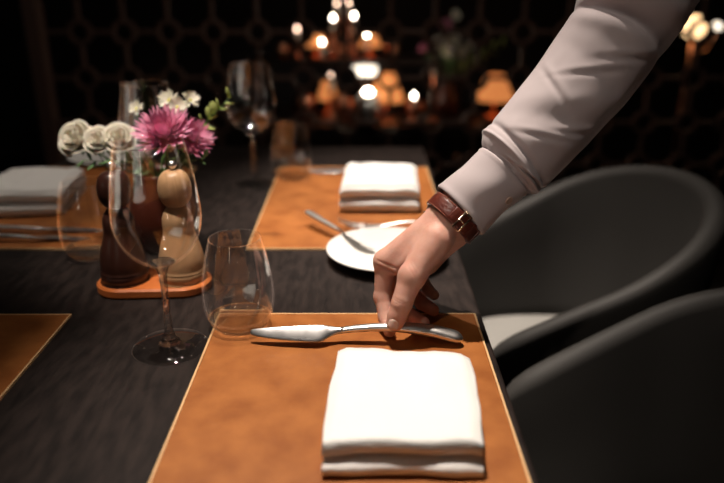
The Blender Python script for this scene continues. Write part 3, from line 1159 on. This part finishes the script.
def two_sided(name, rings, m, parent, th):
    inner = []
    for r in rings:
        c_ = sum(r, Vector()) / len(r)
        inner.append([p - (p - c_).normalized() * th for p in r])
    n = len(rings[0])
    allr = rings + inner[::-1]
    verts = [p for r in allr for p in r]
    faces = []
    N = len(allr)
    for i in range(N):
        j = (i + 1) % N
        for k in range(n):
            l = (k + 1) % n
            faces.append((i * n + k, i * n + l, j * n + l, j * n + k))
    bm = bmesh.new()
    bv = [bm.verts.new(p) for p in local(verts)]
    for q in faces:
        bm.faces.new([bv[i] for i in q])
    return bm_obj(name, bm, m, parent, True)


cuff_r = sleeve_rings(CUFF, 26, 72, cuff_disp)
two_sided('shirt_cuff', cuff_r, M['shirt'], per, 0.0022)

SLV = [(484, 151, 524, 192, 0.794), (483, 139, 534, 193, 0.794), (488, 126, 548, 184, 0.793), (508, 102, 575, 157, 0.790), (530, 74, 604, 127, 0.786), (553, 42, 636, 89, 0.780),
       (572, 13, 670, 42, 0.774), (583, -15, 700, -3, 0.768), (590, -60, 722, -62, 0.760), (602, -130, 738, -140, 0.750), (618, -200, 758, -215, 0.742), (640, -255, 772, -272, 0.738)]


def ridge(s, a, s0, slope, a0, sig, aw, amp):
    da = math.atan2(math.sin(a - a0), math.cos(a - a0))
    x = (s - s0 - slope * da) / sig
    return amp * math.exp(-x * x) * math.exp(-(da / aw) ** 2)


def sleeve_disp(s, a, c_):
    d = 0.0
    # cloth bunched over the cuff: a lip that overhangs, then soft diagonal folds
    d += ridge(s, a, 0.130, 0.012, 2.2, 0.018, 1.3, 0.0042)
    d -= ridge(s, a, 0.175, 0.018, 1.8, 0.010, 1.3, 0.0052)
    d += ridge(s, a, 0.085, -0.016, 0.9, 0.016, 0.7, 0.0040)
    d -= ridge(s, a, 0.060, -0.010, 1.3, 0.012, 0.6, 0.0035)
    d += ridge(s, a, 0.25, -0.045, 1.2, 0.028, 0.9, 0.0022)
    d -= ridge(s, a, 0.30, -0.055, 1.4, 0.022, 0.9, 0.0018)
    d += ridge(s, a, 0.36, -0.060, 1.3, 0.026, 0.9, 0.0020)
    d -= ridge(s, a, 0.42, 0.030, 1.6, 0.020, 1.0, 0.0018)
    # elbow folds
    d -= ridge(s, a, 0.535, 0.016, 1.7, 0.011, 1.1, 0.0105)
    d += ridge(s, a, 0.582, 0.020, 1.7, 0.028, 1.1, 0.0110)
    d += ridge(s, a, 0.507, 0.012, 1.9, 0.018, 0.9, 0.0035)
    for (q0, sl, qa, am) in ((0.235, -0.060, 1.5, 0.0022), (0.290, -0.075, 1.0, 0.0018), (0.345, 0.050, 2.1, 0.0020), (0.410, -0.070, 1.6, 0.0022), (0.470, -0.050, 1.1, 0.0020), (0.110, -0.045, 0.9, 0.0030), (0.075, -0.060, 1.5, 0.0022)):
        d -= ridge(s, a, q0, sl, qa, 0.0065, 0.55, am)
        d += ridge(s, a, q0 + 0.014, sl, qa, 0.0085, 0.5, am * 0.8)
    d -= ridge(s, a, 0.660, -0.030, 2.3, 0.014, 0.6, 0.0040)
    # puckered seam along the underside
    da = math.atan2(math.sin(a - 0.42), math.cos(a - 0.42))
    d += math.exp(-(da / 0.07) ** 2) * (0.0007 + 0.0004 * math.sin(s * 330))
    d -= math.exp(-((da - 0.16) / 0.06) ** 2) * 0.0009
    d += 0.0018 * noise.noise((math.cos(a) * 1.2, math.sin(a) * 1.2 + 3, s * 7)) * (1 if s > 0.03 else s / 0.03)
    d += 0.0004 * noise.noise((math.cos(a) * 4, math.sin(a) * 4 + 7, s * 22))
    # soft gathers into the cuff
    d += 0.0012 * math.exp(-s / 0.05) * math.sin(a * 15)
    return d


slv_r = sleeve_rings(SLV, 190, 110, sleeve_disp)
two_sided('shirt_sleeve', slv_r, M['shirt'], per, 0.0016)

# cuff button
bp = cuff_r[16][9]
bc = sum(cuff_r[16], Vector()) / 72
bn = (bp - bc).normalized()
bo = lathe('cuff_button', [(0.0, 0.0), (0.0042, 0.0), (0.0047, 0.0006), (0.0047, 0.0016), (0.0040, 0.0022), (0.0033, 0.0016), (0.0, 0.0015)], M['button'], per, 24)
bo.location = bp - POFF
bo.rotation_euler = bn.to_track_quat('Z', 'Y').to_euler()

# ---- wrist watch
wt = empty('wrist_watch', wrist)
wax = (J(470, 199, 0.800) - wrist).normalized()          # along the forearm
we1 = (J(478, 240, 0.80) - J(427, 200, 0.80))
we1 = (we1 - wax * we1.dot(wax)).normalized()
we2 = wax.cross(we1)
if we2.dot(TOCAM) < 0:
    we2 = -we2
RW1, RW2, SW = 0.0292, 0.0283, 0.0180


def strap_pt(a, along, lift=0.0):
    return we1 * math.cos(a) * (RW1 + lift) + we2 * math.sin(a) * (RW2 + lift) + wax * along


def strap_band(name, a0, a1, width, t0, t1, m, taper_end=0.0, n=60, closed=False):
    rings = []
    for i in range(n + 1):
        u = i / n
        a = a0 + (a1 - a0) * u
        w = width / 2
        if taper_end and u > 1 - taper_end:
            k = (u - (1 - taper_end)) / taper_end
            w *= math.sqrt(max(0.02, 1 - k * k))
        pr = []
        for (x, z) in ((-1, 0.15), (-1, 0.7), (-0.88, 1.0), (-0.5, 1.06), (0, 1.08), (0.5, 1.06), (0.88, 1.0), (1, 0.7), (1, 0.15), (0, 0.0)):
            pr.append(strap_pt(a, x * w, t0 + (t1 - t0) * z))
        rings.append(pr)
    return loft(name, rings, m, wt)


BA = 1.30                                                   # where the buckle sits (facing the camera)
strap_band('strap', BA - TAU * 0.97, BA, SW, 0.0, 0.0030, M['strap'], 0.0, 90)
strap_band('strap_tail', BA + 0.45, BA - 1.62, SW * 0.96, 0.0034, 0.0062, M['strap'], 0.16, 70)
for s in (-1, 1):
    pts = [strap_pt(BA - 0.25 - 1.15 * k / 30, s * SW * 0.40, 0.0064) for k in range(31)]
    tube('stitching', pts, 0.00035, M['stitch'], wt, 5)
    pts = [strap_pt(BA + 0.5 + 1.3 * k / 30, s * SW * 0.42, 0.0033) for k in range(31)]
    tube('stitching', pts, 0.00035, M['stitch'], wt, 5)
# buckle: rectangular frame and tongue
fr_pts = []
for (da, al) in ((0.13, 1), (-0.12, 1), (-0.12, -1), (0.13, -1)):
    fr_pts.append(strap_pt(BA + da, al * SW * 0.60, 0.0066))
fv, ff = tube_data(fr_pts + [fr_pts[0]], 0.00115, 8)
mesh_obj('buckle', fv, ff, M['gold'], wt)
tube('buckle_tongue', [strap_pt(BA + 0.15, 0, 0.0072), strap_pt(BA, 0, 0.0080), strap_pt(BA - 0.16, 0, 0.0070)], 0.0009, M['gold'], wt, 8)
for da in (-0.42, -0.80):
    kp = [strap_pt(BA + da, al, l) for al, l in ((-SW * 0.53, 0.001), (-SW * 0.53, 0.0068), (0, 0.0073), (SW * 0.53, 0.0068), (SW * 0.53, 0.001))]
    rings = []
    for i in range(5):
        rings.append([p + we1 * 0 for p in (kp[i],)])
    th = we1 * math.sin(BA + da) - we2 * math.cos(BA + da)
    kv, kf = [], []
    for p in kp:
        out_ = (p - wax * p.dot(wax)).normalized()
        for q in (-1, 1):
            for o_ in (0, 0.0011):
                kv.append(p + th * q * 0.0021 + out_ * o_)
    for i in range(4):
        b0 = i * 4
        for x, y in ((0, 1), (1, 3), (3, 2), (2, 0)):
            kf.append((b0 + x, b0 + y, b0 + 4 + y, b0 + 4 + x))
    kf += [(0, 2, 3, 1), (16, 17, 19, 18)]
    mesh_obj('keeper_loop', kv, kf, M['strap'], wt, False)
# case on the far side of the wrist
CA = BA + math.pi
cq = (we1 * math.cos(CA) + we2 * math.sin(CA)).normalized()
cc = strap_pt(CA, 0, 0.0035)
ca = lathe('watch_case', [(0.0, 0.0), (0.0185, 0.0), (0.0195, 0.001), (0.0195, 0.0065), (0.0180, 0.0080), (0.0168, 0.0078), (0.0168, 0.0070), (0.0, 0.0070)], M['gold'], wt, 40)
ca.location = cc
ca.rotation_euler = cq.to_track_quat('Z', 'Y').to_euler()
dl = lathe('dial', [(0.0, 0.0068), (0.0166, 0.0068), (0.0166, 0.0074), (0.0, 0.0074)], M['dial'], ca, 40)
cr_ = lathe('crown', [(0.0, 0.0), (0.0028, 0.0), (0.0028, 0.0035), (0.0, 0.0035)], M['gold'], ca, 16)
cr_.location = (0.0190, 0, 0.004)
cr_.rotation_euler = (0, math.pi / 2, 0)
tag(wt, 'brown crocodile leather wrist watch with gold buckle, worn below the cuff', 'watch')

# ---- rest of the person, standing behind the chairs and leaning in
SH = (J(640, -255, 0.738) + J(772, -272, 0.738)) / 2
sR = np.array(SH) + np.array((0.015, -0.01, 0.0))
sL = np.array((0.60, 0.44, 1.40))
chest = (sR + sL) / 2 + np.array((0.055, 0.0, -0.10))
hip = np.array((0.88, 0.68, 0.98))
neck = (sR + sL) / 2 + np.array((0.0, 0.0, 0.035))


def torso_sdf(P):
    d = sd_caps(P, sR + np.array((0.02, -0.03, -0.02)), sL + np.array((0.03, 0.03, -0.02)), 0.070, 0.075)
    for oy in (-0.075, 0.0, 0.075):
        o = np.array((0.0, oy, 0.0))
        d = smin(d, sd_caps(P, chest + o, hip + o * 0.75, 0.105, 0.110), 0.06)
    d = smin(d, sd_caps(P, neck + np.array((0.03, 0, -0.03)), neck + np.array((-0.005, 0, 0.012)), 0.075, 0.064), 0.04)
    # hanging other arm
    d = smin(d, sd_caps(P, sL, np.array((0.78, 0.37, 1.16)), 0.066, 0.054), 0.03)
    d = smin(d, sd_caps(P, np.array((0.78, 0.37, 1.16)), np.array((0.84, 0.42, 0.93)), 0.054, 0.042), 0.02)
    d = smin(d, sd_caps(P, sR, np.array(SH), 0.074, 0.070), 0.03)
    return np.maximum(d, 0.93 - P[..., 2])


def mesh_sdf(name, fn, lo, hi, h, m):
    v, f = surface_nets(fn, lo, hi, h)
    return mesh_obj(name, local([Vector(p) for p in v]), f, m, per)


mesh_sdf('shirt_body', torso_sdf, (0.28, 0.22, 0.90), (1.06, 1.0, 1.58), 0.011, M['shirt'])


def legs_sdf(P):
    d = sd_caps(P, hip + np.array((0.0, -0.06, -0.02)), hip + np.array((0.0, 0.06, -0.02)), 0.118, 0.118)
    for s in (-1, 1):
        h0 = hip + np.array((0.0, s * 0.085, -0.06))
        kn = np.array((0.90, 0.68 + s * 0.10, 0.52))
        an = np.array((0.92, 0.68 + s * 0.11, 0.07))
        g = smin(sd_caps(P, h0, kn, 0.088, 0.064), sd_caps(P, kn, an, 0.064, 0.052), 0.02)
        d = smin(d, g, 0.02)
    return np.maximum(np.maximum(d, P[..., 2] - 1.0), 0.045 - P[..., 2])


mesh_sdf('trousers', legs_sdf, (0.70, 0.42, 0.02), (1.06, 0.94, 1.04), 0.012, M['trouser'])
for s in (-1, 1):
    def shoe_sdf(P, s=s):
        d = sd_caps(P, (0.95, 0.68 + s * 0.11, 0.042), (0.77, 0.68 + s * 0.12, 0.034), 0.042, 0.036)
        d = smin(d, sd_caps(P, (0.92, 0.68 + s * 0.11, 0.045), (0.92, 0.68 + s * 0.11, 0.085), 0.042, 0.045), 0.02)
        return np.maximum(d, 0.002 - P[..., 2])
    mesh_sdf('shoe', shoe_sdf, (0.70, 0.50, -0.01), (1.02, 0.88, 0.15), 0.009, M['shoe'])

hc = neck + np.array((-0.055, 0.02, 0.155))
fd = np.array((-0.80, 0.10, -0.59)); fd /= np.linalg.norm(fd)          # looking down at the table
sd_ = np.cross(np.array((0, 0, 1.0)), fd); sd_ /= np.linalg.norm(sd_)
ud = np.cross(fd, sd_)


def hp(f, s, u):
    return hc + fd * f + sd_ * s + ud * u


def head_sdf(P):
    d = sd_caps(P, hp(-0.022, 0, 0.032), hp(0.008, 0, 0.028), 0.080, 0.074)
    d = smin(d, sd_caps(P, hp(0.018, 0, 0.0), hp(0.042, 0, -0.078), 0.062, 0.030), 0.03)
    d = smin(d, sd_caps(P, hp(0.078, 0, 0.02), hp(0.100, 0, -0.022), 0.007, 0.012), 0.010)      # nose
    d = smin(d, sd_caps(P, hp(0.070, -0.032, 0.030), hp(0.070, 0.032, 0.030), 0.009, 0.009), 0.012)
    d = smin(d, sd_caps(P, hp(0.074, -0.018, -0.050), hp(0.074, 0.018, -0.050), 0.006, 0.006), 0.008)   # lips
    for s in (-1, 1):
        e = np.linalg.norm(P - hp(0.080, s * 0.032, 0.012), axis=-1) - 0.012
        d = -smin(-d, e, 0.008)
        d = smin(d, np.linalg.norm(P - hp(0.066, s * 0.032, 0.012), axis=-1) - 0.0125, 0.002)
        d = smin(d, sd_caps(P, hp(-0.008, s * 0.080, 0.022), hp(-0.002, s * 0.076, -0.020), 0.012, 0.008), 0.005)
    d = smin(d, sd_caps(P, hp(-0.03, 0, -0.04), neck + np.array((0.0, 0, -0.02)), 0.056, 0.058), 0.02)
    return d


mesh_sdf('head', head_sdf, hc - 0.22, hc + 0.17, 0.0055, M['skin'])


def hair_sdf(P):
    d = sd_caps(P, hp(-0.028, 0, 0.038), hp(0.0, 0, 0.038), 0.088, 0.080)
    cut = (P - hp(0.030, 0, 0.060)) @ fd * 0.8 - (P - hp(0.030, 0, 0.060)) @ ud * 0.6
    return np.maximum(d, cut)


mesh_sdf('hair', hair_sdf, hc - 0.16, hc + 0.17, 0.006, M['hair'])
for s in (-1, 1):
    eo = lathe('eye', [(0.0, -0.0115), (0.007, -0.009), (0.0112, -0.003), (0.0112, 0.003), (0.007, 0.009), (0.0, 0.0115)], M['dial'], per, 16)
    eo.location = Vector(hp(0.0685, s * 0.032, 0.012)) - POFF


# relaxed other hand below its cuff
def lhand_sdf(P):
    w = np.array((0.845, 0.425, 0.915))
    d = sd_caps(P, np.array((0.84, 0.42, 0.96)), w, 0.027, 0.025)
    pb = w + np.array((-0.005, 0.004, -0.085))
    for k in range(4):
        o = np.array((0.027 - 0.018 * k, 0.0, 0.006 * (k in (0, 3))))
        d = smin(d, sd_caps(P, w + o * 0.5, pb + o, 0.016, 0.0115), 0.008)
        m1 = pb + o + np.array((-0.008, 0.006, -0.042))
        m2 = m1 + np.array((-0.012, 0.012, -0.030 + 0.006 * (k in (0, 3))))
        d = smin(d, smin(sd_caps(P, pb + o, m1, 0.0105, 0.009), sd_caps(P, m1, m2, 0.009, 0.0075), 0.003), 0.003)
    t1 = w + np.array((-0.034, 0.016, -0.045))
    d = smin(d, sd_caps(P, w + np.array((-0.012, 0.004, -0.015)), t1, 0.015, 0.0115), 0.008)
    d = smin(d, sd_caps(P, t1, t1 + np.array((-0.012, 0.012, -0.045)), 0.0115, 0.0085), 0.003)
    return d


mesh_sdf('hand', lhand_sdf, (0.76, 0.37, 0.70), (0.91, 0.50, 0.975), 0.004, M['skin'])
tag(per, 'person in a pale mauve shirt leaning in to set down a knife', 'person')

# ------------------------------------------------------------------ lattice screen behind the table
SY = 2.50
GX, GZ = 0.1515, 0.155
X0, Z0 = -0.963, 0.949 - 0.155 * 4
NC, NRW = 17, 12
ls = empty('lattice_screen', (0, SY, 0))
rr_, hh = 0.036, 0.0065


def ring_mesh():
    bm = bmesh.new()
    N = 24
    vs_ = []
    for i in range(N):
        a = TAU * i / N
        q = []
        for (r, y) in ((rr_ - hh, -0.010), (rr_ + hh, -0.010), (rr_ + hh, 0.010), (rr_ - hh, 0.010)):
            q.append(bm.verts.new((r * math.cos(a), y, r * math.sin(a))))
        vs_.append(q)
    for i in range(N):
        a, b = vs_[i], vs_[(i + 1) % N]
        for k in range(4):
            bm.faces.new((a[k], a[(k + 1) % 4], b[(k + 1) % 4], b[k]))
    bmesh.ops.recalc_face_normals(bm, faces=bm.faces[:])
    me = bpy.data.meshes.new('ring')
    bm.to_mesh(me)
    bm.free()
    me.materials.append(M['lattice'])
    return me


def bar_mesh(L, vert):
    bm = box_bm(0, 0, 0, 0.013 if vert else L, 0.018, L if vert else 0.013, 0.002, 1)
    me = bpy.data.meshes.new('bar')
    bm.to_mesh(me)
    bm.free()
    me.materials.append(M['lattice'])
    return me


rme, hme, vme = ring_mesh(), bar_mesh(GX - 2 * rr_ - 0.006, False), bar_mesh(GZ - 2 * rr_ - 0.006, True)
XL, XR = X0 - GX, X0 + GX * NC
ZB, ZT = Z0 - GZ, Z0 + GZ * NRW
for i in range(NC):
    for j in range(NRW):
        link_mesh('ring', rme, None, ls, None).location = (X0 + GX * i, 0, Z0 + GZ * j)
for i in range(NC):
    for j in range(NRW):
        if i < NC - 1:
            link_mesh('horizontal_bar', hme, None, ls, None).location = (X0 + GX * (i + 0.5), 0, Z0 + GZ * j)
        if j < NRW - 1:
            link_mesh('vertical_bar', vme, None, ls, None).location = (X0 + GX * i, 0, Z0 + GZ * (j + 0.5))
box('post', (XL, 0, 1.10), (0.050, 0.06, 2.20), M['lattice'], ls, 0.004, 1)
box('post', (XR, 0, 1.10), (0.050, 0.06, 2.20), M['lattice'], ls, 0.004, 1)
box('rail', ((XL + XR) / 2, 0, ZB + 0.045), (XR - XL - 0.05, 0.05, 0.045), M['lattice'], ls, 0.004, 1)
box('rail', ((XL + XR) / 2, 0, 2.172), (XR - XL - 0.05, 0.05, 0.045), M['lattice'], ls, 0.004, 1)
for j in range(NRW):
    for sx, xx in ((-1, XL + 0.070), (1, XR - 0.070)):
        o = link_mesh('horizontal_bar', hme, None, ls, None)
        o.location = (xx, 0, Z0 + GZ * j)
tag(ls, 'bronze lattice screen of rings and bars between table and sideboard', 'screen')

# ------------------------------------------------------------------ sideboard and lights behind the screen
BY = 3.55
sb = empty('sideboard', (0.05, BY - 0.02, 0))
box('carcass', (0, 0, 0.265), (1.80, 0.52, 0.37), M['console'], sb, 0.004, 1)
box('top', (0, -0.005, 0.462), (1.86, 0.56, 0.024), M['console'], sb, 0.004, 1)
for k in range(4):
    dr = box('door', (-0.675 + 0.45 * k, -0.268, 0.265), (0.43, 0.018, 0.345), M['console'], sb, 0.003, 1)
    kn = lathe('knob', [(0.0, 0.0), (0.006, 0.0), (0.005, 0.012), (0.012, 0.016), (0.012, 0.022), (0.0, 0.026)], M['copper'], dr, 16)
    kn.location = (-0.675 + 0.45 * k + (0.17 if k % 2 == 0 else -0.17), -0.277, 0.33)
    kn.rotation_euler = (math.pi / 2, 0, 0)
for sx in (-1, 1):
    for sy in (-1, 1):
        box('leg', (sx * 0.82, sy * 0.21, 0.04), (0.05, 0.05, 0.08), M['console'], sb)
tag(sb, 'low ebony sideboard behind the lattice screen', 'sideboard')
SBZ = 0.474
rk = empty('display_shelf', (0.0, BY + 0.14, SBZ))
SHZ = 0.735
box('shelf_board', (-0.02, 0, SHZ - SBZ - 0.010), (1.10, 0.22, 0.020), M['console'], rk, 0.002, 1)
for x in (-0.54, 0.0, 0.50):
    box('upright', (x, 0.02, (SHZ - SBZ - 0.020) / 2), (0.018, 0.16, SHZ - SBZ - 0.020), M['console'], rk)
tag(rk, 'dark display shelf standing on the ebony sideboard', 'shelf')


def lamp(px, Y, base_z, shade_w, shade_h, sh_z, label, m='shade'):
    x = (px - 362) / F * (Y / (cs + 0.2 * sn))
    t = empty('table_lamp', (x, Y, base_z))
    lathe('lamp_base', [(0.0, 0.0), (shade_w * 0.30, 0.0), (shade_w * 0.30, 0.008), (0.010, 0.014), (0.006, 0.02), (0.006, sh_z - base_z + shade_h * 0.5), (0.0, sh_z - base_z + shade_h * 0.5)], M['copper'], t, 24)
    r0, r1 = shade_w / 2, shade_w * 0.22
    z0 = sh_z - base_z
    lathe('lamp_shade', [(r0, z0), (r0 * 0.98, z0 + 0.006), (r1 * 1.12, z0 + shade_h * 0.9), (r1, z0 + shade_h), (r1 - 0.004, z0 + shade_h), (r0 - 0.006, z0)], M[m], t, 36)
    return tag(t, label, 'lamp', 'small lamps with amber shades')


lamp(494, 3.46, SBZ, 0.195, 0.118, 0.560, 'amber shaded lamp standing alone at the sideboard end')
lamp(386, 3.52, SBZ, 0.185, 0.130, 0.545, 'amber shaded lamp beside the flower vase')
lamp(328, 3.56, SBZ, 0.105, 0.100, 0.545, 'narrow amber shaded lamp under the display shelf')
lamp(318, BY + 0.12, SHZ, 0.110, 0.070, 0.790, 'small amber shaded lamp on the display shelf by a candle')
lamp(370, BY + 0.12, SHZ, 0.115, 0.065, 0.790, 'small amber shaded lamp at the middle of the display shelf')


def bg(px, py, Y):
    return at_y(px, py, Y)


def copper_globe(px, Y, base, r, label):
    p = bg(px, 60, Y)
    t = empty('copper_globe', (p.x, Y, base))
    prof = [(0.0, 0.0), (r * 0.5, 0.0), (r * 0.45, 0.008)]
    for k in range(1, 14):
        a = -math.pi / 2 + math.pi * (k + 1.2) / 15.2
        prof.append((r * math.cos(a), r + 0.006 + r * math.sin(a)))
    prof.append((0.0, 2 * r + 0.006))
    lathe('bowl', prof, M['copper'], t, 32)
    return tag(t, label, 'ornament', 'copper globes on the sideboard')


copper_globe(341, 3.44, SBZ, 0.056, 'copper globe beside the lit footed bowl')
copper_globe(302, 3.50, SBZ, 0.055, 'copper globe at the dark end of the sideboard')
copper_globe(283, BY + 0.12, SHZ, 0.036, 'copper globe at the outer end of the display shelf')
copper_globe(345, BY + 0.12, SHZ, 0.034, 'copper globe between two shelf lamps')
copper_globe(392, BY + 0.12, SHZ, 0.040, 'copper globe at the flower end of the display shelf')
copper_globe(417, 3.44, SBZ, 0.045, 'copper globe behind a tea light next to the lamp')


def candle(px, py, Y, base, label, r=0.012, m='flame', flame=0.009):
    p = bg(px, py, Y)
    h = p.z - base
    t = empty('candle', (p.x, Y, base))
    lathe('holder', [(0.0, 0.0), (0.024, 0.0), (0.024, 0.005), (0.006, 0.010), (0.006, max(h - 0.085, 0.011)), (0.016, max(h - 0.075, 0.012)), (0.016, max(h - 0.07, 0.014)), (0.0, max(h - 0.07, 0.014))], M['copper'], t, 20)
    w0 = max(h - 0.07, 0.014)
    lathe('wax', [(0.0, w0), (r, w0), (r, h - flame * 1.2), (0.0, h - flame * 1.1)], M['wax'], t, 16)
    lathe('flame', [(0.0, h - flame * 1.1), (flame * 0.62, h - flame * 0.5), (flame * 0.7, h), (flame * 0.4, h + flame * 0.8), (0.0, h + flame * 1.6)], M[m], t, 14)
    return tag(t, label, 'candle', 'lit candles behind the lattice')


S2 = BY + 0.09
candle(333, 18, S2, SHZ, 'tall bright candle of the close pair, nearer the short candle')
candle(354, 16, S2, SHZ, 'tall bright candle of the close pair, above the middle lamp')
candle(337, 3, S2 + 0.09, SHZ, 'tallest faint candle behind the bright pair', m='flame_soft')
candle(349, 2, S2 + 0.09, SHZ, 'tall faint candle behind the bright pair, next to the tallest', m='flame_soft')
candle(322, 42, S2 - 0.03, SHZ, 'short bright candle in front of a shelf lamp')
candle(297, 29, S2, SHZ, 'faint candle standing near the outer end of the shelf', m='flame_soft', flame=0.010)
candle(367, 35, S2 - 0.06, SHZ, 'short candle in front of the middle shelf lamp')
candle(414, 96, 3.36, SBZ, 'bright low candle between amber lamp and flower vase')
candle(434, 60, 3.40, SBZ, 'tall candle in front of the flower vase')
candle(433, 90, 3.36, SBZ, 'faint low candle below the flower vase blooms', m='flame_soft', flame=0.010)
candle(331, 76, 3.36, SBZ, 'faint candle in front of the copper globe', m='flame_soft', flame=0.008)

# lit footed bowl and a low tealight dish in front of it
p = bg(365, 71, 3.40)
t = empty('footed_bowl', (p.x, 3.40, SBZ))
hb = p.z - SBZ
lathe('foot', [(0.0, 0.0), (0.05, 0.0), (0.05, 0.006), (0.008, 0.014), (0.006, hb - 0.03), (0.02, hb - 0.026), (0.0, hb - 0.026)], M['steel'], t, 28)
lathe('lit_bowl', [(0.0, hb - 0.026), (0.03, hb - 0.026), (0.052, hb - 0.014), (0.058, hb + 0.006), (0.056, hb + 0.020), (0.0, hb + 0.022)], M['frost'], t, 36)
tag(t, 'frosted footed glass bowl glowing white above the sideboard', 'lamp')
p = bg(368, 92, 3.295)
t = empty('tealight_dish', (p.x, 3.295, SBZ))
hb = p.z - SBZ
lathe('dish', [(0.0, 0.0), (0.035, 0.0), (0.042, 0.02), (0.050, hb - 0.02), (0.048, hb - 0.02), (0.04, 0.022), (0.0, 0.02)], M['steel'], t, 32)
lathe('tealight', [(0.0, 0.02), (0.022, 0.02), (0.022, hb - 0.012), (0.0, hb - 0.012)], M['wax'], t, 20)
lathe('flame', [(0.0, hb - 0.012), (0.019, hb - 0.008), (0.021, hb), (0.014, hb + 0.010), (0.0, hb + 0.016)], M['flame'], t, 16)
tag(t, 'steel dish with a bright tealight in front of the footed bowl', 'candle')

# flowers in a vase on the sideboard
p = bg(447, 60, 3.50)
fvz = tag(lathe('tall_vase', [(0.0, 0.0), (0.035, 0.0), (0.05, 0.02), (0.055, 0.07), (0.04, 0.12), (0.028, 0.15), (0.033, 0.165), (0.030, 0.165), (0.025, 0.15), (0.037, 0.12), (0.05, 0.07), (0.0, 0.02)], M['vase'], None, 32, (p.x, 3.50, SBZ)),
          'red brown vase of flowers on the ebony sideboard', 'vase')
VTOP = Vector((p.x, 3.50, SBZ + 0.165))
rnd = random.Random(2)
BL = ['large pink blossom near the top of the sideboard bouquet', 'topmost pale blossom of the sideboard bouquet', 'large pale blossom between the two pink ones',
      'large pale blossom at the heart of the sideboard bouquet', 'small pink blossom hanging over the candles', 'pale blossom low on the long sprig side of the bouquet',
      'lowest pale blossom above the red brown vase rim', 'smallest pale blossom next to the long sprig']
for i, (px, py, R, col) in enumerate([(446, 26, 0.040, 'p'), (455, 16, 0.03, 'w'), (440, 44, 0.042, 'w'), (453, 41, 0.040, 'w'), (424, 49, 0.032, 'p'), (460, 53, 0.035, 'w'), (447, 53, 0.034, 'w'), (468, 46, 0.026, 'w')]):
    q = at_y(px, py, 3.46 + rnd.uniform(-0.04, 0.04))
    d = Vector((q.x - VTOP.x, -0.12, 0.08))
    if col == 'w':
        o = daisy(q, d, R, BL[i])
    else:
        o = mum(q, d, R, BL[i], 60)
    o.name = 'blossom'
    o['group'] = 'blossoms of the bouquet on the sideboard'
sprig('foliage_sprig', at_y(503, 44, 3.46), VTOP, M['euc'], 12, 0.05, 0.022, 'long grey green sprig leaning out of the sideboard bouquet', 'foliage', 21)
sprig('foliage_sprig', at_y(455, 62, 3.42), VTOP, M['leaf'], 8, 0.05, 0.025, 'dark sprig hanging at the sideboard vase rim', 'foliage', 22)


# globe lamps on a stand at the right
p = at_y(694, 27, 3.2)
t = empty('globe_lamp', (p.x, 3.2, 0.0))
tube('stand', [(0, 0, 0.02), (0, 0, p.z - 0.045)], 0.008, M['copper'], t, 10)
lathe('foot', [(0.0, 0.0), (0.13, 0.0), (0.13, 0.01), (0.01, 0.022), (0.0, 0.022)], M['copper'], t, 32)
prof = [(0.0, p.z - 0.05)] + [(0.05 * math.cos(-math.pi / 2 + math.pi * k / 16), p.z + 0.05 * math.sin(-math.pi / 2 + math.pi * k / 16)) for k in range(1, 16)] + [(0.0, p.z + 0.05)]
lathe('globe', prof, M['globe_warm'], t, 32)
q = at_y(717, 27, 3.2) - Vector((p.x, 3.2, 0.0))
tube('arm', [(0, 0, p.z - 0.11), (q.x * 0.7, 0, p.z - 0.10), (q.x, 0, q.z - 0.02)], 0.005, M['copper'], t, 8)
sg = lathe('small_globe', [(0.0, -0.021)] + [(0.021 * math.cos(-math.pi / 2 + math.pi * k / 12), 0.021 * math.sin(-math.pi / 2 + math.pi * k / 12)) for k in range(1, 12)] + [(0.0, 0.021)], M['frost'], t, 20)
sg.location = q
tag(t, 'floor lamp with a large and a small glowing globe beyond the sleeve', 'lamp')
